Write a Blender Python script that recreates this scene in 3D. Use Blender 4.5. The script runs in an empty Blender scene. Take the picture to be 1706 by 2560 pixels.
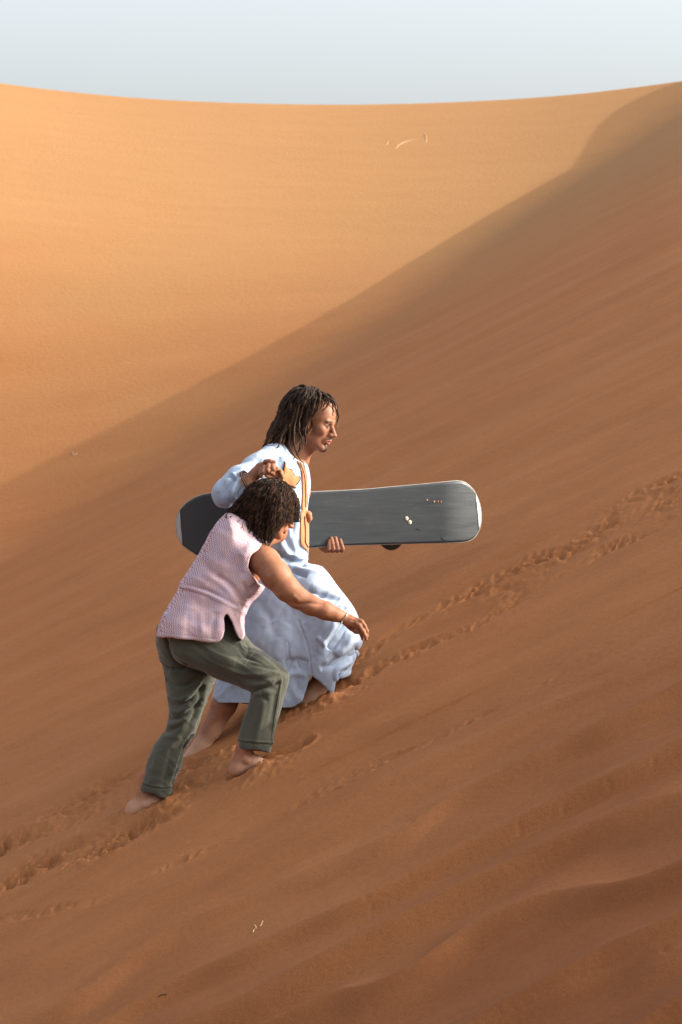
import bpy, math, random
import numpy as np
from mathutils import Vector, Matrix
from mathutils.bvhtree import BVHTree
from mathutils.geometry import delaunay_2d_cdt

# ------------------------------------------------------------------ camera, sky, sun, exposure
SC = bpy.context.scene
S, D = 580.0, 15.0              # photo pixels per metre at the climbers, metres from the camera to them
cam_d = bpy.data.cameras.new("camera"); cam = bpy.data.objects.new("camera", cam_d)
SC.collection.objects.link(cam); SC.camera = cam
cam.location = (0, -D, 0); cam.rotation_euler = (math.radians(90), 0, 0)
cam_d.sensor_fit = 'VERTICAL'; cam_d.sensor_height = 36.0
cam_d.lens = 36.0 * D / (2560 / S)
cam_d.clip_start = 0.1; cam_d.clip_end = 3000
cam_d.dof.use_dof = True; cam_d.dof.focus_distance = D + .1; cam_d.dof.aperture_fstop = 6.5
SUN_EL, DEL = math.atan(.42), math.radians(2)
SUN_DIR = Vector((math.cos(SUN_EL)*math.cos(DEL), -math.cos(SUN_EL)*math.sin(DEL), math.sin(SUN_EL)))
world = bpy.data.worlds.new("World"); SC.world = world; world.use_nodes = True
wn = world.node_tree; wn.nodes.clear()
sky = wn.nodes.new('ShaderNodeTexSky'); sky.sky_type = 'NISHITA'; sky.sun_disc = False
sky.sun_elevation = SUN_EL; sky.sun_rotation = math.radians(92)
sky.altitude = 300; sky.air_density = 1.0; sky.dust_density = 9.0; sky.ozone_density = 1.6
bg = wn.nodes.new('ShaderNodeBackground'); bg.inputs[1].default_value = 0.15
wo = wn.nodes.new('ShaderNodeOutputWorld')
hz = wn.nodes.new('ShaderNodeHueSaturation'); hz.inputs['Saturation'].default_value = .42; hz.inputs['Value'].default_value = 1.22   # dusty, milky air
wn.links.new(sky.outputs[0], hz.inputs['Color']); wn.links.new(hz.outputs[0], bg.inputs[0]); wn.links.new(bg.outputs[0], wo.inputs[0])
sd = bpy.data.lights.new("sun", 'SUN'); sd.energy = 2.0; sd.angle = math.radians(0.4); sd.color = (1.0, .97, .84)
so = bpy.data.objects.new("sun", sd); SC.collection.objects.link(so)
so.rotation_euler = SUN_DIR.to_track_quat('Z', 'Y').to_euler()
SC.view_settings.view_transform = 'Standard'; SC.view_settings.look = 'None'
SC.view_settings.gamma = 1; SC.view_settings.exposure = 1.47

# ------------------------------------------------------------------ helpers
def W(px, py, d=0.0):
    k = (D + d) / D / S
    return np.array([(px - 853) * k, d, (1280 - py) * k])

def toPX(V):
    k = D / (D + V[..., 1])
    return 853 + S * V[..., 0] * k, 1280 - S * V[..., 2] * k

def hsh(i, j, k, seed):
    n = (i * 374761393 + j * 668265263 + k * 2147483647 + seed * 144269504) & 0xFFFFFFFF
    n = ((n ^ (n >> 13)) * 1274126177) & 0xFFFFFFFF
    n = (n ^ (n >> 16)) & 0xFFFFFFFF
    return n.astype(np.float64) / 4294967295.0

def vnoise(x, y, z=None, seed=0):
    x = np.asarray(x, float); y = np.asarray(y, float)
    z = np.zeros_like(x) if z is None else np.asarray(z, float)
    xi, yi, zi = np.floor(x).astype(np.int64), np.floor(y).astype(np.int64), np.floor(z).astype(np.int64)
    fx, fy, fz = x - xi, y - yi, z - zi
    fx, fy, fz = [f * f * f * (f * (f * 6 - 15) + 10) for f in (fx, fy, fz)]
    r = 0
    for a in (0, 1):
        wa = fx if a else 1 - fx
        for b in (0, 1):
            wb = fy if b else 1 - fy
            for c in (0, 1):
                if c and not z.any(): continue
                wc = fz if c else 1 - fz
                r = r + wa * wb * wc * hsh(xi + a, yi + b, zi + c, seed)
    return r * 2 - 1

def fbm(x, y, z=None, o=4, seed=0, g=.5):
    r = 0; a = 1.
    for i in range(o):
        f = 2.03 ** i
        r = r + a * vnoise(np.asarray(x) * f + 17.3 * i, np.asarray(y) * f - 9.1 * i, None if z is None else np.asarray(z) * f, seed + i * 7)
        a *= g
    return r

def sst(t):
    t = np.clip(t, 0, 1); return t * t * (3 - 2 * t)

def mesh_obj(name, V, F, mat=None, parent=None, smooth=True):
    me = bpy.data.meshes.new(name)
    V = np.asarray(V, np.float32)
    if isinstance(F, np.ndarray):
        n, m = F.shape
        me.vertices.add(len(V)); me.vertices.foreach_set('co', V.ravel())
        me.loops.add(n * m); me.loops.foreach_set('vertex_index', F.astype(np.int32).ravel())
        me.polygons.add(n); me.polygons.foreach_set('loop_start', np.arange(0, n * m, m, dtype=np.int32))
        me.update(calc_edges=True)
    else:
        me.from_pydata([tuple(v) for v in V.tolist()], [], [tuple(f) for f in F])
    if smooth:
        me.polygons.foreach_set('use_smooth', np.ones(len(me.polygons), bool))
    me.validate()
    if mat: me.materials.append(mat)
    o = bpy.data.objects.new(name, me); SC.collection.objects.link(o)
    if parent is not None:
        o.parent = parent; o.matrix_parent_inverse = Matrix.Translation(-Vector(parent.location))
    return o

def tag(o, label=None, cat=None, group=None, kind=None):
    if label: o['label'] = label
    if cat: o['category'] = cat
    if group: o['group'] = group
    if kind: o['kind'] = kind
    return o

def empty(name, loc):
    o = bpy.data.objects.new(name, None); SC.collection.objects.link(o); o.location = tuple(loc)
    o.empty_display_size = .1
    return o

# ------------------------------------------------------------------ materials
def newmat(name, rough=.9, spec=.3):
    m = bpy.data.materials.new(name); m.use_nodes = True
    nt = m.node_tree; b = nt.nodes['Principled BSDF']
    b.inputs['Roughness'].default_value = rough; b.inputs['Specular IOR Level'].default_value = spec
    return m, nt, b

def nd(nt, t, **kw):
    n = nt.nodes.new(t)
    for k, v in kw.items():
        if k.startswith('i_'):
            key = k[2:]; key = int(key) if key.isdigit() else key.replace('_', ' ')
            n.inputs[key].default_value = v
        else: setattr(n, k, v)
    return n

def ramp(nt, fac, stops, interp='LINEAR'):
    r = nt.nodes.new('ShaderNodeValToRGB'); r.color_ramp.interpolation = interp
    el = r.color_ramp.elements
    while len(el) < len(stops): el.new(0.5)
    for e, (p, c) in zip(el, stops):
        e.position = p; e.color = (*c, 1) if len(c) == 3 else c
    nt.links.new(fac, r.inputs[0]); return r

def math_n(nt, op, a, b=None, clamp=False):
    n = nt.nodes.new('ShaderNodeMath'); n.operation = op; n.use_clamp = clamp
    for i, v in enumerate((a, b)):
        if v is None: continue
        if isinstance(v, (int, float)): n.inputs[i].default_value = v
        else: nt.links.new(v, n.inputs[i])
    return n.outputs[0]

def mix(nt, fac, a, b, bt='MIX'):
    n = nt.nodes.new('ShaderNodeMix'); n.data_type = 'RGBA'; n.blend_type = bt
    for s, v in ((n.inputs[0], fac), (n.inputs[6], a), (n.inputs[7], b)):
        if isinstance(v, (int, float)): s.default_value = v
        elif isinstance(v, tuple): s.default_value = (*v, 1) if len(v) == 3 else v
        else: nt.links.new(v, s)
    return n.outputs[2]

def bump(nt, b, h, strength, dist):
    n = nt.nodes.new('ShaderNodeBump'); n.inputs['Strength'].default_value = strength; n.inputs['Distance'].default_value = dist
    nt.links.new(h, n.inputs['Height']); nt.links.new(n.outputs[0], b.inputs['Normal']); return n

def coords(nt, scale=(1, 1, 1), rot=(0, 0, 0), kind='Object'):
    tc = nt.nodes.new('ShaderNodeTexCoord'); mp = nt.nodes.new('ShaderNodeMapping')
    mp.inputs['Scale'].default_value = scale; mp.inputs['Rotation'].default_value = rot
    nt.links.new(tc.outputs[kind], mp.inputs[0]); return mp.outputs[0]

def noise(nt, vec, scale, detail=4, rough=.55, dist=0):
    n = nd(nt, 'ShaderNodeTexNoise', i_Scale=scale, i_Detail=detail, i_Roughness=rough, i_Distortion=dist)
    nt.links.new(vec, n.inputs['Vector']); return n.outputs['Fac']

def plain(name, col, rough=.8, spec=.3, var=.0, vs=60, bmp=0, bs=400, metal=0):
    m, nt, b = newmat(name, rough, spec); b.inputs['Metallic'].default_value = metal
    v = coords(nt)
    if var:
        n = noise(nt, v, vs, 5)
        r = ramp(nt, n, [(.3, tuple(c * (1 - var) for c in col)), (.7, tuple(min(1, c * (1 + var)) for c in col))])
        nt.links.new(r.outputs[0], b.inputs['Base Color'])
    else: b.inputs['Base Color'].default_value = (*col, 1)
    if bmp: bump(nt, b, noise(nt, v, bs, 3), bmp, .001)
    return m

def sand_material():
    m, nt, b = newmat('sand', .95, .12)
    v = coords(nt)
    # long wind streaks lying along the slope, broad patches, single grains
    st = noise(nt, coords(nt, (.35, 2.2, .6), (0, 0, math.radians(-4))), 1.6, 6, .6, .4)
    pt = noise(nt, v, .55, 3)
    gr = noise(nt, v, 210, 2, .7)
    c = ramp(nt, st, [(.30, (.272, .105, .038)), (.52, (.308, .122, .045)), (.72, (.342, .144, .057))]).outputs[0]
    c = mix(nt, .35, c, ramp(nt, pt, [(.35, (.275, .108, .039)), (.65, (.325, .136, .053))]).outputs[0])
    # golden sunlight painted into the far sand; light falloff painted over the near slope
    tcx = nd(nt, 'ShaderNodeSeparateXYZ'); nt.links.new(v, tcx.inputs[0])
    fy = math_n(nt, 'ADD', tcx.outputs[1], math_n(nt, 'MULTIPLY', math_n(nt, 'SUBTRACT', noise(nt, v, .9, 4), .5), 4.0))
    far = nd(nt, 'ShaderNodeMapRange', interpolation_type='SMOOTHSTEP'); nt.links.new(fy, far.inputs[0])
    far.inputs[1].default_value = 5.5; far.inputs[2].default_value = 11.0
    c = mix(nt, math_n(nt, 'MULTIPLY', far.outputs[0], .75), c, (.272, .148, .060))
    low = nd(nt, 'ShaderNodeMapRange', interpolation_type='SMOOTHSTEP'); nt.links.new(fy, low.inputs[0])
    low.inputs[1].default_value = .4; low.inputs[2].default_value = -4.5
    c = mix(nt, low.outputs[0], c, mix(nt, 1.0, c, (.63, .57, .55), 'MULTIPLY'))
    g = ramp(nt, gr, [(.25, (.72, .72, .72)), (.5, (1, 1, 1)), (.75, (1.24, 1.22, 1.18))]).outputs[0]
    c = mix(nt, 1.0, c, g, 'MULTIPLY')
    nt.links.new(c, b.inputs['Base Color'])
    h = math_n(nt, 'ADD', math_n(nt, 'MULTIPLY', gr, .5), math_n(nt, 'MULTIPLY', noise(nt, v, 38, 4), 1.6))
    bump(nt, b, h, .55, .0035)
    return m

# ------------------------------------------------------------------ the dune
TP = dict(c=0.0071413, kb0=1.3180, kb1=0.448837, kb2=0.0124563, bx=0.316583, by0=6.36177, byw=3.70728, q=0.026036, yc=13.81436, xr0=1.31852, sm=0.032143, a2=-0.0062436, bx2=-0.0019462)
def ground_base(x, y, p=TP):
    x = np.asarray(x, float); y = np.asarray(y, float)
    yy = np.minimum(y, p['yc']); yn = np.maximum(yy, -40)
    k = .3 * yn - p['c'] * np.maximum(yn, 0) ** 2
    s = np.maximum(-5.2 - yn, 0); k = k + .30 * s * sst(s / 2) + .05 * s
    xr = 1.47 * (1 + np.maximum(yy, -12) / 15) + p['xr0'] + .6 * (1 - sst((yy - 2) / 3)) + .9 * sst((-.5 - yy) / 3)
    a = .5 - p['a2'] * sst(yy / 16)
    o = np.maximum(x - xr, -1.5) + 1.5
    roll = np.where(o > 0, (o ** 2) / 4.4, 0)
    roll = np.where(o > 3.3, 3.3 ** 2 / 4.4 + (o - 3.3) * 1.5, roll) * .36
    A = -.84 + a * x - roll + k
    lft = np.maximum(-6 - x, 0); A = A + .4 * lft * sst(lft / 4)
    t = yy - 8.5
    kb = p['kb0'] + p['kb1'] * t - p['kb2'] * t * t
    bx = p['bx'] * (1 - sst((yy - p['by0']) / p['byw'])) - p['bx2']
    B = kb + bx * np.clip(x, -9, 9) + p['q'] * np.clip(x, -9, 9) ** 2 - roll
    sm = p['sm']; d = A - B
    h = np.maximum(A, B) + np.where(np.abs(d) < 4 * sm, (np.maximum(4 * sm - np.abs(d), 0)) ** 2 / (16 * sm), 0)
    h = h + .46 * np.exp(-((x - 4.98) / .95) ** 2 - ((y - 13.1) / 2.4) ** 2)  # unseen knoll outside the frame, added to shade the upper right slope
    b = np.maximum(y - p['yc'], 0)
    return h + .15 * b - np.where(b < 2.5, .06 * b * b, .375 + (b - 2.5) * .48)

def ripples(x, y):
    # wind ripples: crests run along the climb, strong in the foreground, faint streaks higher up
    wx = fbm(x * .55, y * .8, o=3, seed=3)
    ph = (y * 1.0 + x * .16) / .44 + .60 * wx + .22 * fbm(x * 1.7, y * 1.7, o=2, seed=11)
    f = 1 - (ph - np.floor(ph))
    prof = np.where(f < .66, (f / .66) ** 1.6, 1 - sst((f - .66) / .34)) - .45
    am = .076 * sst((-.9 - y) / 1.6) * (.55 + .45 * np.clip(vnoise(x * .8, y * 1.1, seed=5) + .4, 0, 1)) + .0035 * (1 - sst((y - 3) / 6))
    h = prof * am
    h = h + .011 * fbm(x * .45, y * 2.6, o=4, seed=21) * (1 - .96 * sst((y - 4) / 4))
    h = h + .0028 * fbm(x * 3, y * 9, o=3, seed=31) * (1 - .7 * sst((y - 4) / 4))
    return h

def px_ground(px, py):
    X = (px - 853) / S; Z = (1280 - py) / S
    yy = np.arange(-6, 20, .02); h = ground_base(X * (1 + yy / 15), yy); z = Z * (1 + yy / 15)
    i = int(np.argmax(h > z)); y = yy[i]
    return X * (1 + y / 15), y

# churned tracks: (photo polyline, width m, roughness m, trough m)
TRACKS = [
 ([(850,1660),(907,1640),(989,1585),(1098,1525),(1207,1471),(1343,1400),(1430,1378),(1506,1324),(1604,1237),(1706,1193),(1800,1130)], .085, .026, .012),
 ([(700,1800),(853,1721),(1016,1634),(1179,1569),(1332,1471),(1468,1400),(1615,1330),(1706,1291),(1800,1240)], .085, .022, .014),
 ([(1300,1470),(1400,1395),(1520,1310),(1640,1270)], .20, .024, .010),
 ([(760,1940),(853,1895),(1179,1737),(1397,1623),(1706,1471)], .02, .003, .010),
 ([(760,2000),(950,1900),(1060,1857),(1152,1808),(1304,1737),(1419,1667),(1506,1618),(1625,1552),(1706,1514),(1800,1460)], .06, .016, .006),
 ([(-60,2240),(0,2205),(109,2161),(245,2112),(337,2085),(380,2060)], .15, .075, .034),
 ([(-60,2150),(0,2118),(110,2080),(218,2036),(310,2026)], .19, .055, .024),
 ([(300,2050),(380,2012),(460,1975),(548,1940)], .10, .075, .042),
 ([(120,2040),(200,2000),(300,1960),(470,1920)], .16, .034, .014),
 ([(600,1935),(663,1905),(710,1885),(748,1868)], .075, .055, .038),
 ([(440,1925),(520,1895),(600,1855),(720,1790)], .10, .012, .006),
 ([(370,2188),(490,2134),(626,2074),(762,2003),(853,1965),(950,1910)], .04, .013, .005),
 ([(0,2300),(140,2275),(261,2243),(345,2210)], .05, .010, .004),
 ([(740,1775),(800,1740),(900,1700),(925,1690)], .09, .020, .012),
]
def seg_dist(x, y, pts):
    dm = np.full(x.shape, 1e9)
    for (ax, ay), (bx, by) in zip(pts[:-1], pts[1:]):
        vx, vy = bx - ax, by - ay; L = vx * vx + vy * vy + 1e-12
        t = np.clip(((x - ax) * vx + (y - ay) * vy) / L, 0, 1)
        dm = np.minimum(dm, np.hypot(x - ax - t * vx, y - ay - t * vy))
    return dm
PITS = [(1020,2058),(1030,2062),(917,2265),(930,2268),(890,2315),(990,2215),(1297,2074),(1302,2078),(1410,2026),(1520,1970),(1527,1973),(1660,2385),(1668,2388),(1636,1917),(900,2420),(150,2180),(905,1722),(925,1715),(880,1670),(1120,1530)]
def ground_detail(x, y, h):
    gx0 = vnoise(x * 6, y * 6, seed=44)
    c1 = vnoise(x * 46 + 3 * gx0, y * 26, seed=41); c2 = vnoise(x * 85, y * 60, seed=43)
    cl = sst((c1 - .12) / .30) * .8 + .45 * sst((c2 - .15) / .3) - .9 * sst((-c1 - .25) / .25)
    big = vnoise(x * 11, y * 6, seed=47)
    near = (y < 6) & (y > -5) & (np.abs(x) < 3)
    gate_n = fbm(x * 3.2, y * 3.2, o=2, seed=55)
    for poly, w, rg, tr in TRACKS:
        pts = [px_ground(*p) for p in poly]
        xs = [p[0] for p in pts]; ys = [p[1] for p in pts]
        m = near & (x > min(xs) - .5) & (x < max(xs) + .5) & (y > min(ys) - .5) & (y < max(ys) + .5)
        if not m.any(): continue
        X, Y = x[m], y[m]
        d = seg_dist(X, Y, pts); w = w * .58; d = d + .55 * w * vnoise(X * 6, Y * 6, seed=61)
        g = np.exp(-(d / w) ** 2); gate = np.clip(.75 + gate_n[m] * 1.3, .22, 1.3)
        rim = np.exp(-((d - 1.4 * w) / (.5 * w)) ** 2)
        h[m] += g * gate * (.34 * rg * cl[m] + .16 * rg * big[m] - .9 * tr) + rim * gate * .30 * tr
    for (a, b_, up) in ((668, 1926, .020), (640, 1938, .010), (420, 2022, .022), (385, 2040, .012), (560, 1893, .016), (828, 1758, .02), (790, 1772, .012), (306, 2044, .014), (562, 1942, .012)):
        gx, gy = px_ground(a, b_)
        m = (np.abs(x - gx) < .3) & (np.abs(y - gy) < .3)
        r2 = ((x[m] - gx) / .055) ** 2 + ((y[m] - gy) / .050) ** 2
        h[m] += up * np.exp(-r2) * (1 + .6 * vnoise(x[m] * 40, y[m] * 30, seed=83)) + .35 * up * np.exp(-r2 / 4) * sst((vnoise(x[m] * 55, y[m] * 40, seed=84) - .1) / .3)
    for (a, b_) in PITS:
        gx, gy = px_ground(a, b_)
        m = (np.abs(x - gx) < .08) & (np.abs(y - gy) < .12)
        h[m] -= .008 * np.exp(-((x[m] - gx) / .008) ** 2 - ((y[m] - gy) / .007) ** 2)
    return h

def ground_h(x, y):
    x = np.asarray(x, float); y = np.asarray(y, float)
    h = ground_base(x, y) + ripples(x, y) * sst((40 - np.abs(x)) / 10)
    h = h + .02 * fbm(x * .35, y * .35, o=2, seed=71) * (sst((y - 9) / 3))
    return ground_detail(x, y, h)

def build_ground():
    xs = np.concatenate([np.linspace(-160, -8, 40)[:-1], np.linspace(-8, -2.6, 110)[:-1], np.linspace(-2.6, 2.6, 760)[:-1], np.linspace(2.6, 8, 160)[:-1], np.linspace(8, 160, 40)])
    ys = np.concatenate([np.linspace(-160, -10, 30)[:-1], np.linspace(-10, -4.6, 90)[:-1], np.linspace(-4.6, -1.2, 420)[:-1], np.linspace(-1.2, 2.4, 680)[:-1], np.linspace(2.4, 7, 300)[:-1], np.linspace(7, 19, 340)[:-1], np.linspace(19, 200, 50)])
    Xg, Yg = np.meshgrid(xs, ys)
    Z = ground_h(Xg, Yg)
    ny, nx = Xg.shape
    V = np.stack([Xg, Yg, Z], -1).reshape(-1, 3)
    i = np.arange(ny - 1)[:, None] * nx + np.arange(nx - 1)[None, :]
    F = np.stack([i, i + 1, i + nx + 1, i + nx], -1).reshape(-1, 4)
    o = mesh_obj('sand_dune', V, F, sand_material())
    tag(o, 'orange sand dune slope with wind ripples and churned tracks under both climbers', 'dune', kind='structure')
    return o
ground = build_ground()

# ------------------------------------------------------------------ implicit modelling: fields -> one closed surface
def smooth_poly(pts, n=6, closed=True):
    P = np.array(pts, float); N = len(P); out = []
    for i in range(N if closed else N - 1):
        if closed: p0, p1, p2, p3 = P[i - 1], P[i], P[(i + 1) % N], P[(i + 2) % N]
        else: p0, p1, p2, p3 = P[max(i - 1, 0)], P[i], P[i + 1], P[min(i + 2, N - 1)]
        for k in range(n):
            t = k / n
            out.append(.5 * ((2 * p1) + (-p0 + p2) * t + (2 * p0 - 5 * p1 + 4 * p2 - p3) * t * t + (-p0 + 3 * p1 - 3 * p2 + p3) * t ** 3))
    if not closed: out.append(P[-1])
    return np.array(out)

def poly_sdf(px, py, poly):                     # positive inside, in pixels
    dm = np.full(px.shape, 1e9); ins = np.zeros(px.shape, bool)
    n = len(poly)
    for i in range(n):
        ax, ay = poly[i - 1]; bx, by = poly[i]
        vx, vy = bx - ax, by - ay; L = vx * vx + vy * vy + 1e-12
        t = np.clip(((px - ax) * vx + (py - ay) * vy) / L, 0, 1)
        dm = np.minimum(dm, (px - ax - t * vx) ** 2 + (py - ay - t * vy) ** 2)
        c = (ay > py) != (by > py)
        ins ^= c & (px < (bx - ax) * (py - ay) / (by - ay + 1e-12) + ax)
    return np.where(ins, 1, -1) * np.sqrt(dm)

def smin(a, b, k):
    if k <= 0: return np.minimum(a, b)
    h = np.maximum(k - np.abs(a - b), 0) / k
    return np.minimum(a, b) - h * h * k * .25

class Grid:
    def __init__(s, lo, hi, h):
        s.lo = np.array(lo, float); s.h = h
        n = np.ceil((np.array(hi, float) - s.lo) / h).astype(int) + 1
        s.ax = [s.lo[i] + h * np.arange(n[i]) for i in range(3)]
        s.F = np.full(tuple(n), 1.0, np.float32)
    def sub(s, lo, hi):
        return tuple(slice(max(0, int((lo[i] - s.lo[i]) / s.h)), max(0, min(len(s.ax[i]), int((hi[i] - s.lo[i]) / s.h) + 2))) for i in range(3))
    def pts(s, sl):
        return np.meshgrid(s.ax[0][sl[0]], s.ax[1][sl[1]], s.ax[2][sl[2]], indexing='ij')
    def put(s, sl, d, k, mode):
        if mode == 'add': s.F[sl] = smin(s.F[sl], d, k)
        elif mode == 'sub': s.F[sl] = -smin(-s.F[sl], d, k)
        else: s.F[sl] = d
    def cone(s, a, ra, b, rb, k=.012, mode='add', flat=None, fl=1.0):
        a = np.array(a, float); b = np.array(b, float); m = max(ra, rb) * (1 if fl >= 1 else 1.0 / fl) + k + 3 * s.h
        sl = s.sub(np.minimum(a, b) - m, np.maximum(a, b) + m)
        X, Y, Z = s.pts(sl)
        if X.size == 0: return
        ba = b - a; L = float(ba @ ba) + 1e-12
        t = np.clip(((X - a[0]) * ba[0] + (Y - a[1]) * ba[1] + (Z - a[2]) * ba[2]) / L, 0, 1)
        dx, dy, dz = X - a[0] - t * ba[0], Y - a[1] - t * ba[1], Z - a[2] - t * ba[2]
        if flat is not None:
            f = np.array(flat, float); f /= np.linalg.norm(f)
            c = (dx * f[0] + dy * f[1] + dz * f[2]) * (fl - 1)
            dx, dy, dz = dx + f[0] * c, dy + f[1] * c, dz + f[2] * c
        s.put(sl, np.sqrt(dx * dx + dy * dy + dz * dz) - (ra + (rb - ra) * t), k, mode)
    def chain(s, pts, k=.012, mode='add', **kw):
        for (p, r), (q, r2) in zip(pts[:-1], pts[1:]): s.cone(p, r, q, r2, k, mode, **kw)
    def ell(s, c, r, k=.012, mode='add', R=None):
        c = np.array(c, float); r = np.array(r, float); m = r.max() + k + 3 * s.h
        sl = s.sub(c - m, c + m); X, Y, Z = s.pts(sl)
        if X.size == 0: return
        P = np.stack([X - c[0], Y - c[1], Z - c[2]], -1)
        if R is not None: P = P @ np.array(R)
        q = P / r; l = np.sqrt((q * q).sum(-1)) + 1e-9; g = np.sqrt(((q / r) ** 2).sum(-1)) + 1e-9
        s.put(sl, l * (l - 1) / g, k, mode)
    def lattice(s, poly, pad=40, step=2.0):
        poly = np.asarray(poly); lo = poly.min(0) - pad; hi = poly.max(0) + pad
        gx = np.arange(lo[0], hi[0], step); gy = np.arange(lo[1], hi[1], step)
        A, B = np.meshgrid(gx, gy, indexing='ij')
        return gx, gy, A, B
    def samp(s, gx, gy, M, X, Y, Z, out):
        k = D / (D + Y); px = 853 + S * X * k; py = 1280 - S * Z * k
        u = (px - gx[0]) / (gx[1] - gx[0]); v = (py - gy[0]) / (gy[1] - gy[0])
        bad = (u < 0) | (v < 0) | (u > len(gx) - 1.001) | (v > len(gy) - 1.001)
        u = np.clip(u, 0, len(gx) - 1.001); v = np.clip(v, 0, len(gy) - 1.001)
        i = u.astype(int); j = v.astype(int); fu = u - i; fv = v - j
        r = M[i, j] * (1 - fu) * (1 - fv) + M[i + 1, j] * fu * (1 - fv) + M[i, j + 1] * (1 - fu) * fv + M[i + 1, j + 1] * fu * fv
        return np.where(bad, out, r)
    def slab(s, poly, ctrl, R, k=.015, clip=None, shell=None, wob=0.0, n=5):
        """outline polygon (photo px) with an oval section: ctrl = [(px, py, depth centre, half thickness)]"""
        P = smooth_poly(poly, n); gx, gy, A, B = s.lattice(P)
        d = poly_sdf(A, B, P) / S
        wsum = 0; yc = 0; T = 0
        for (cx, cy, y0, t0) in ctrl:
            w = 1 / (((A - cx) ** 2 + (B - cy) ** 2) + 400) ** 1.5
            wsum = wsum + w; yc = yc + w * y0; T = T + w * t0
        yc /= wsum; T /= wsum
        ys = [c[2] for c in ctrl]; tm = max(c[3] for c in ctrl)
        a = W(P[:, 0].min(), P[:, 1].max(), max(ys)); b = W(P[:, 0].max(), P[:, 1].min(), max(ys))
        sl = s.sub((a[0] - .03, min(ys) - tm - .02, a[2] - .03), (b[0] + .03, max(ys) + tm + .02, b[2] + .03))
        X, Y, Z = s.pts(sl)
        ds = s.samp(gx, gy, d, X, Y, Z, -.08); ycs = s.samp(gx, gy, yc, X, Y, Z, ys[0]); Ts = s.samp(gx, gy, T, X, Y, Z, .1)
        e = np.maximum(R - ds, 0)
        f = np.sqrt(e * e + ((Y - ycs) * R / Ts) ** 2) - R
        f = np.where(f > 0, f, f * np.minimum(1, Ts / R))
        if clip is not None:
            Pc = smooth_poly(clip, 3); gx, gy, A, B = s.lattice(Pc)
            dc = poly_sdf(A, B, Pc) / S; fc = -s.samp(gx, gy, dc, X, Y, Z, -.08)
            if shell is not None:
                Ps = smooth_poly(shell[0], 3); gx, gy, A, B = s.lattice(Ps)
                fz = -s.samp(gx, gy, poly_sdf(A, B, Ps) / S, X, Y, Z, -.08)
                f = np.maximum(f, -np.maximum(f + shell[1], fz))
            f = np.maximum(f, fc)
        s.put(sl, f.astype(np.float32), k, 'add')
    def mesh(s, smooth=1):
        F = s.F; nx, ny, nz = F.shape; h = s.h
        neg = F < 0
        c = np.zeros((nx - 1, ny - 1, nz - 1), np.int8)
        for a in (0, 1):
            for b in (0, 1):
                for e in (0, 1): c += neg[a:nx - 1 + a, b:ny - 1 + b, e:nz - 1 + e]
        act = np.argwhere((c > 0) & (c < 8))
        idx = np.full(c.shape, -1, np.int64); idx[act[:, 0], act[:, 1], act[:, 2]] = np.arange(len(act))
        acc = np.zeros((len(act), 3)); cnt = np.zeros(len(act))
        co = [(a, b, e) for a in (0, 1) for b in (0, 1) for e in (0, 1)]
        val = {o: F[act[:, 0] + o[0], act[:, 1] + o[1], act[:, 2] + o[2]].astype(float) for o in co}
        for o in co:
            for ax in range(3):
                if o[ax]: continue
                q = list(o); q[ax] = 1; q = tuple(q)
                v0, v1 = val[o], val[q]; m = (v0 < 0) != (v1 < 0)
                t = np.where(m, v0 / np.where(m, v0 - v1, 1), 0)
                p = np.array(o, float)[None, :].repeat(len(act), 0); p[:, ax] = t
                acc[m] += p[m]; cnt += m
        V = s.lo + (act + acc / np.maximum(cnt, 1)[:, None]) * h
        quads = []
        for ax in range(3):
            sl0 = [slice(0, n) for n in F.shape]; sl1 = list(sl0)
            sl0[ax] = slice(0, F.shape[ax] - 1); sl1[ax] = slice(1, F.shape[ax])
            A = neg[tuple(sl0)]; B = neg[tuple(sl1)]
            e = np.argwhere(A != B)
            o1, o2 = [a for a in range(3) if a != ax]
            ok = (e[:, o1] > 0) & (e[:, o2] > 0) & (e[:, o1] < F.shape[o1] - 1) & (e[:, o2] < F.shape[o2] - 1)
            e = e[ok]; inside = A[e[:, 0], e[:, 1], e[:, 2]]
            def cell(d1, d2):
                q = e.copy(); q[:, o1] -= d1; q[:, o2] -= d2; return idx[q[:, 0], q[:, 1], q[:, 2]]
            Q = np.stack([cell(1, 1), cell(0, 1), cell(0, 0), cell(1, 0)], -1)
            flip = inside if ax != 1 else ~inside
            Q[~flip] = Q[~flip][:, ::-1]
            quads.append(Q)
        Q = np.concatenate(quads); Q = Q[(Q >= 0).all(1)]
        return relax(V, Q, smooth), Q

def relax(V, Q, it, lam=.5):
    for k in range(it):
        acc = np.zeros_like(V); n = np.zeros(len(V))
        for a in range(4):
            b = (a + 1) % 4
            for p, q in ((a, b), (b, a)):
                np.add.at(acc, Q[:, p], V[Q[:, q]]) if False else None
                for c in range(3): acc[:, c] += np.bincount(Q[:, p], V[Q[:, q], c], len(V))
                n += np.bincount(Q[:, p], minlength=len(V))
        V = V + lam * (acc / np.maximum(n, 1)[:, None] - V)
    return V

def normals(V, Q):
    n = np.cross(V[Q[:, 2]] - V[Q[:, 0]], V[Q[:, 3]] - V[Q[:, 1]])
    N = np.zeros_like(V)
    for a in range(4):
        for c in range(3): N[:, c] += np.bincount(Q[:, a], n[:, c], len(V))
    return N / (np.linalg.norm(N, axis=1)[:, None] + 1e-12)

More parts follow.
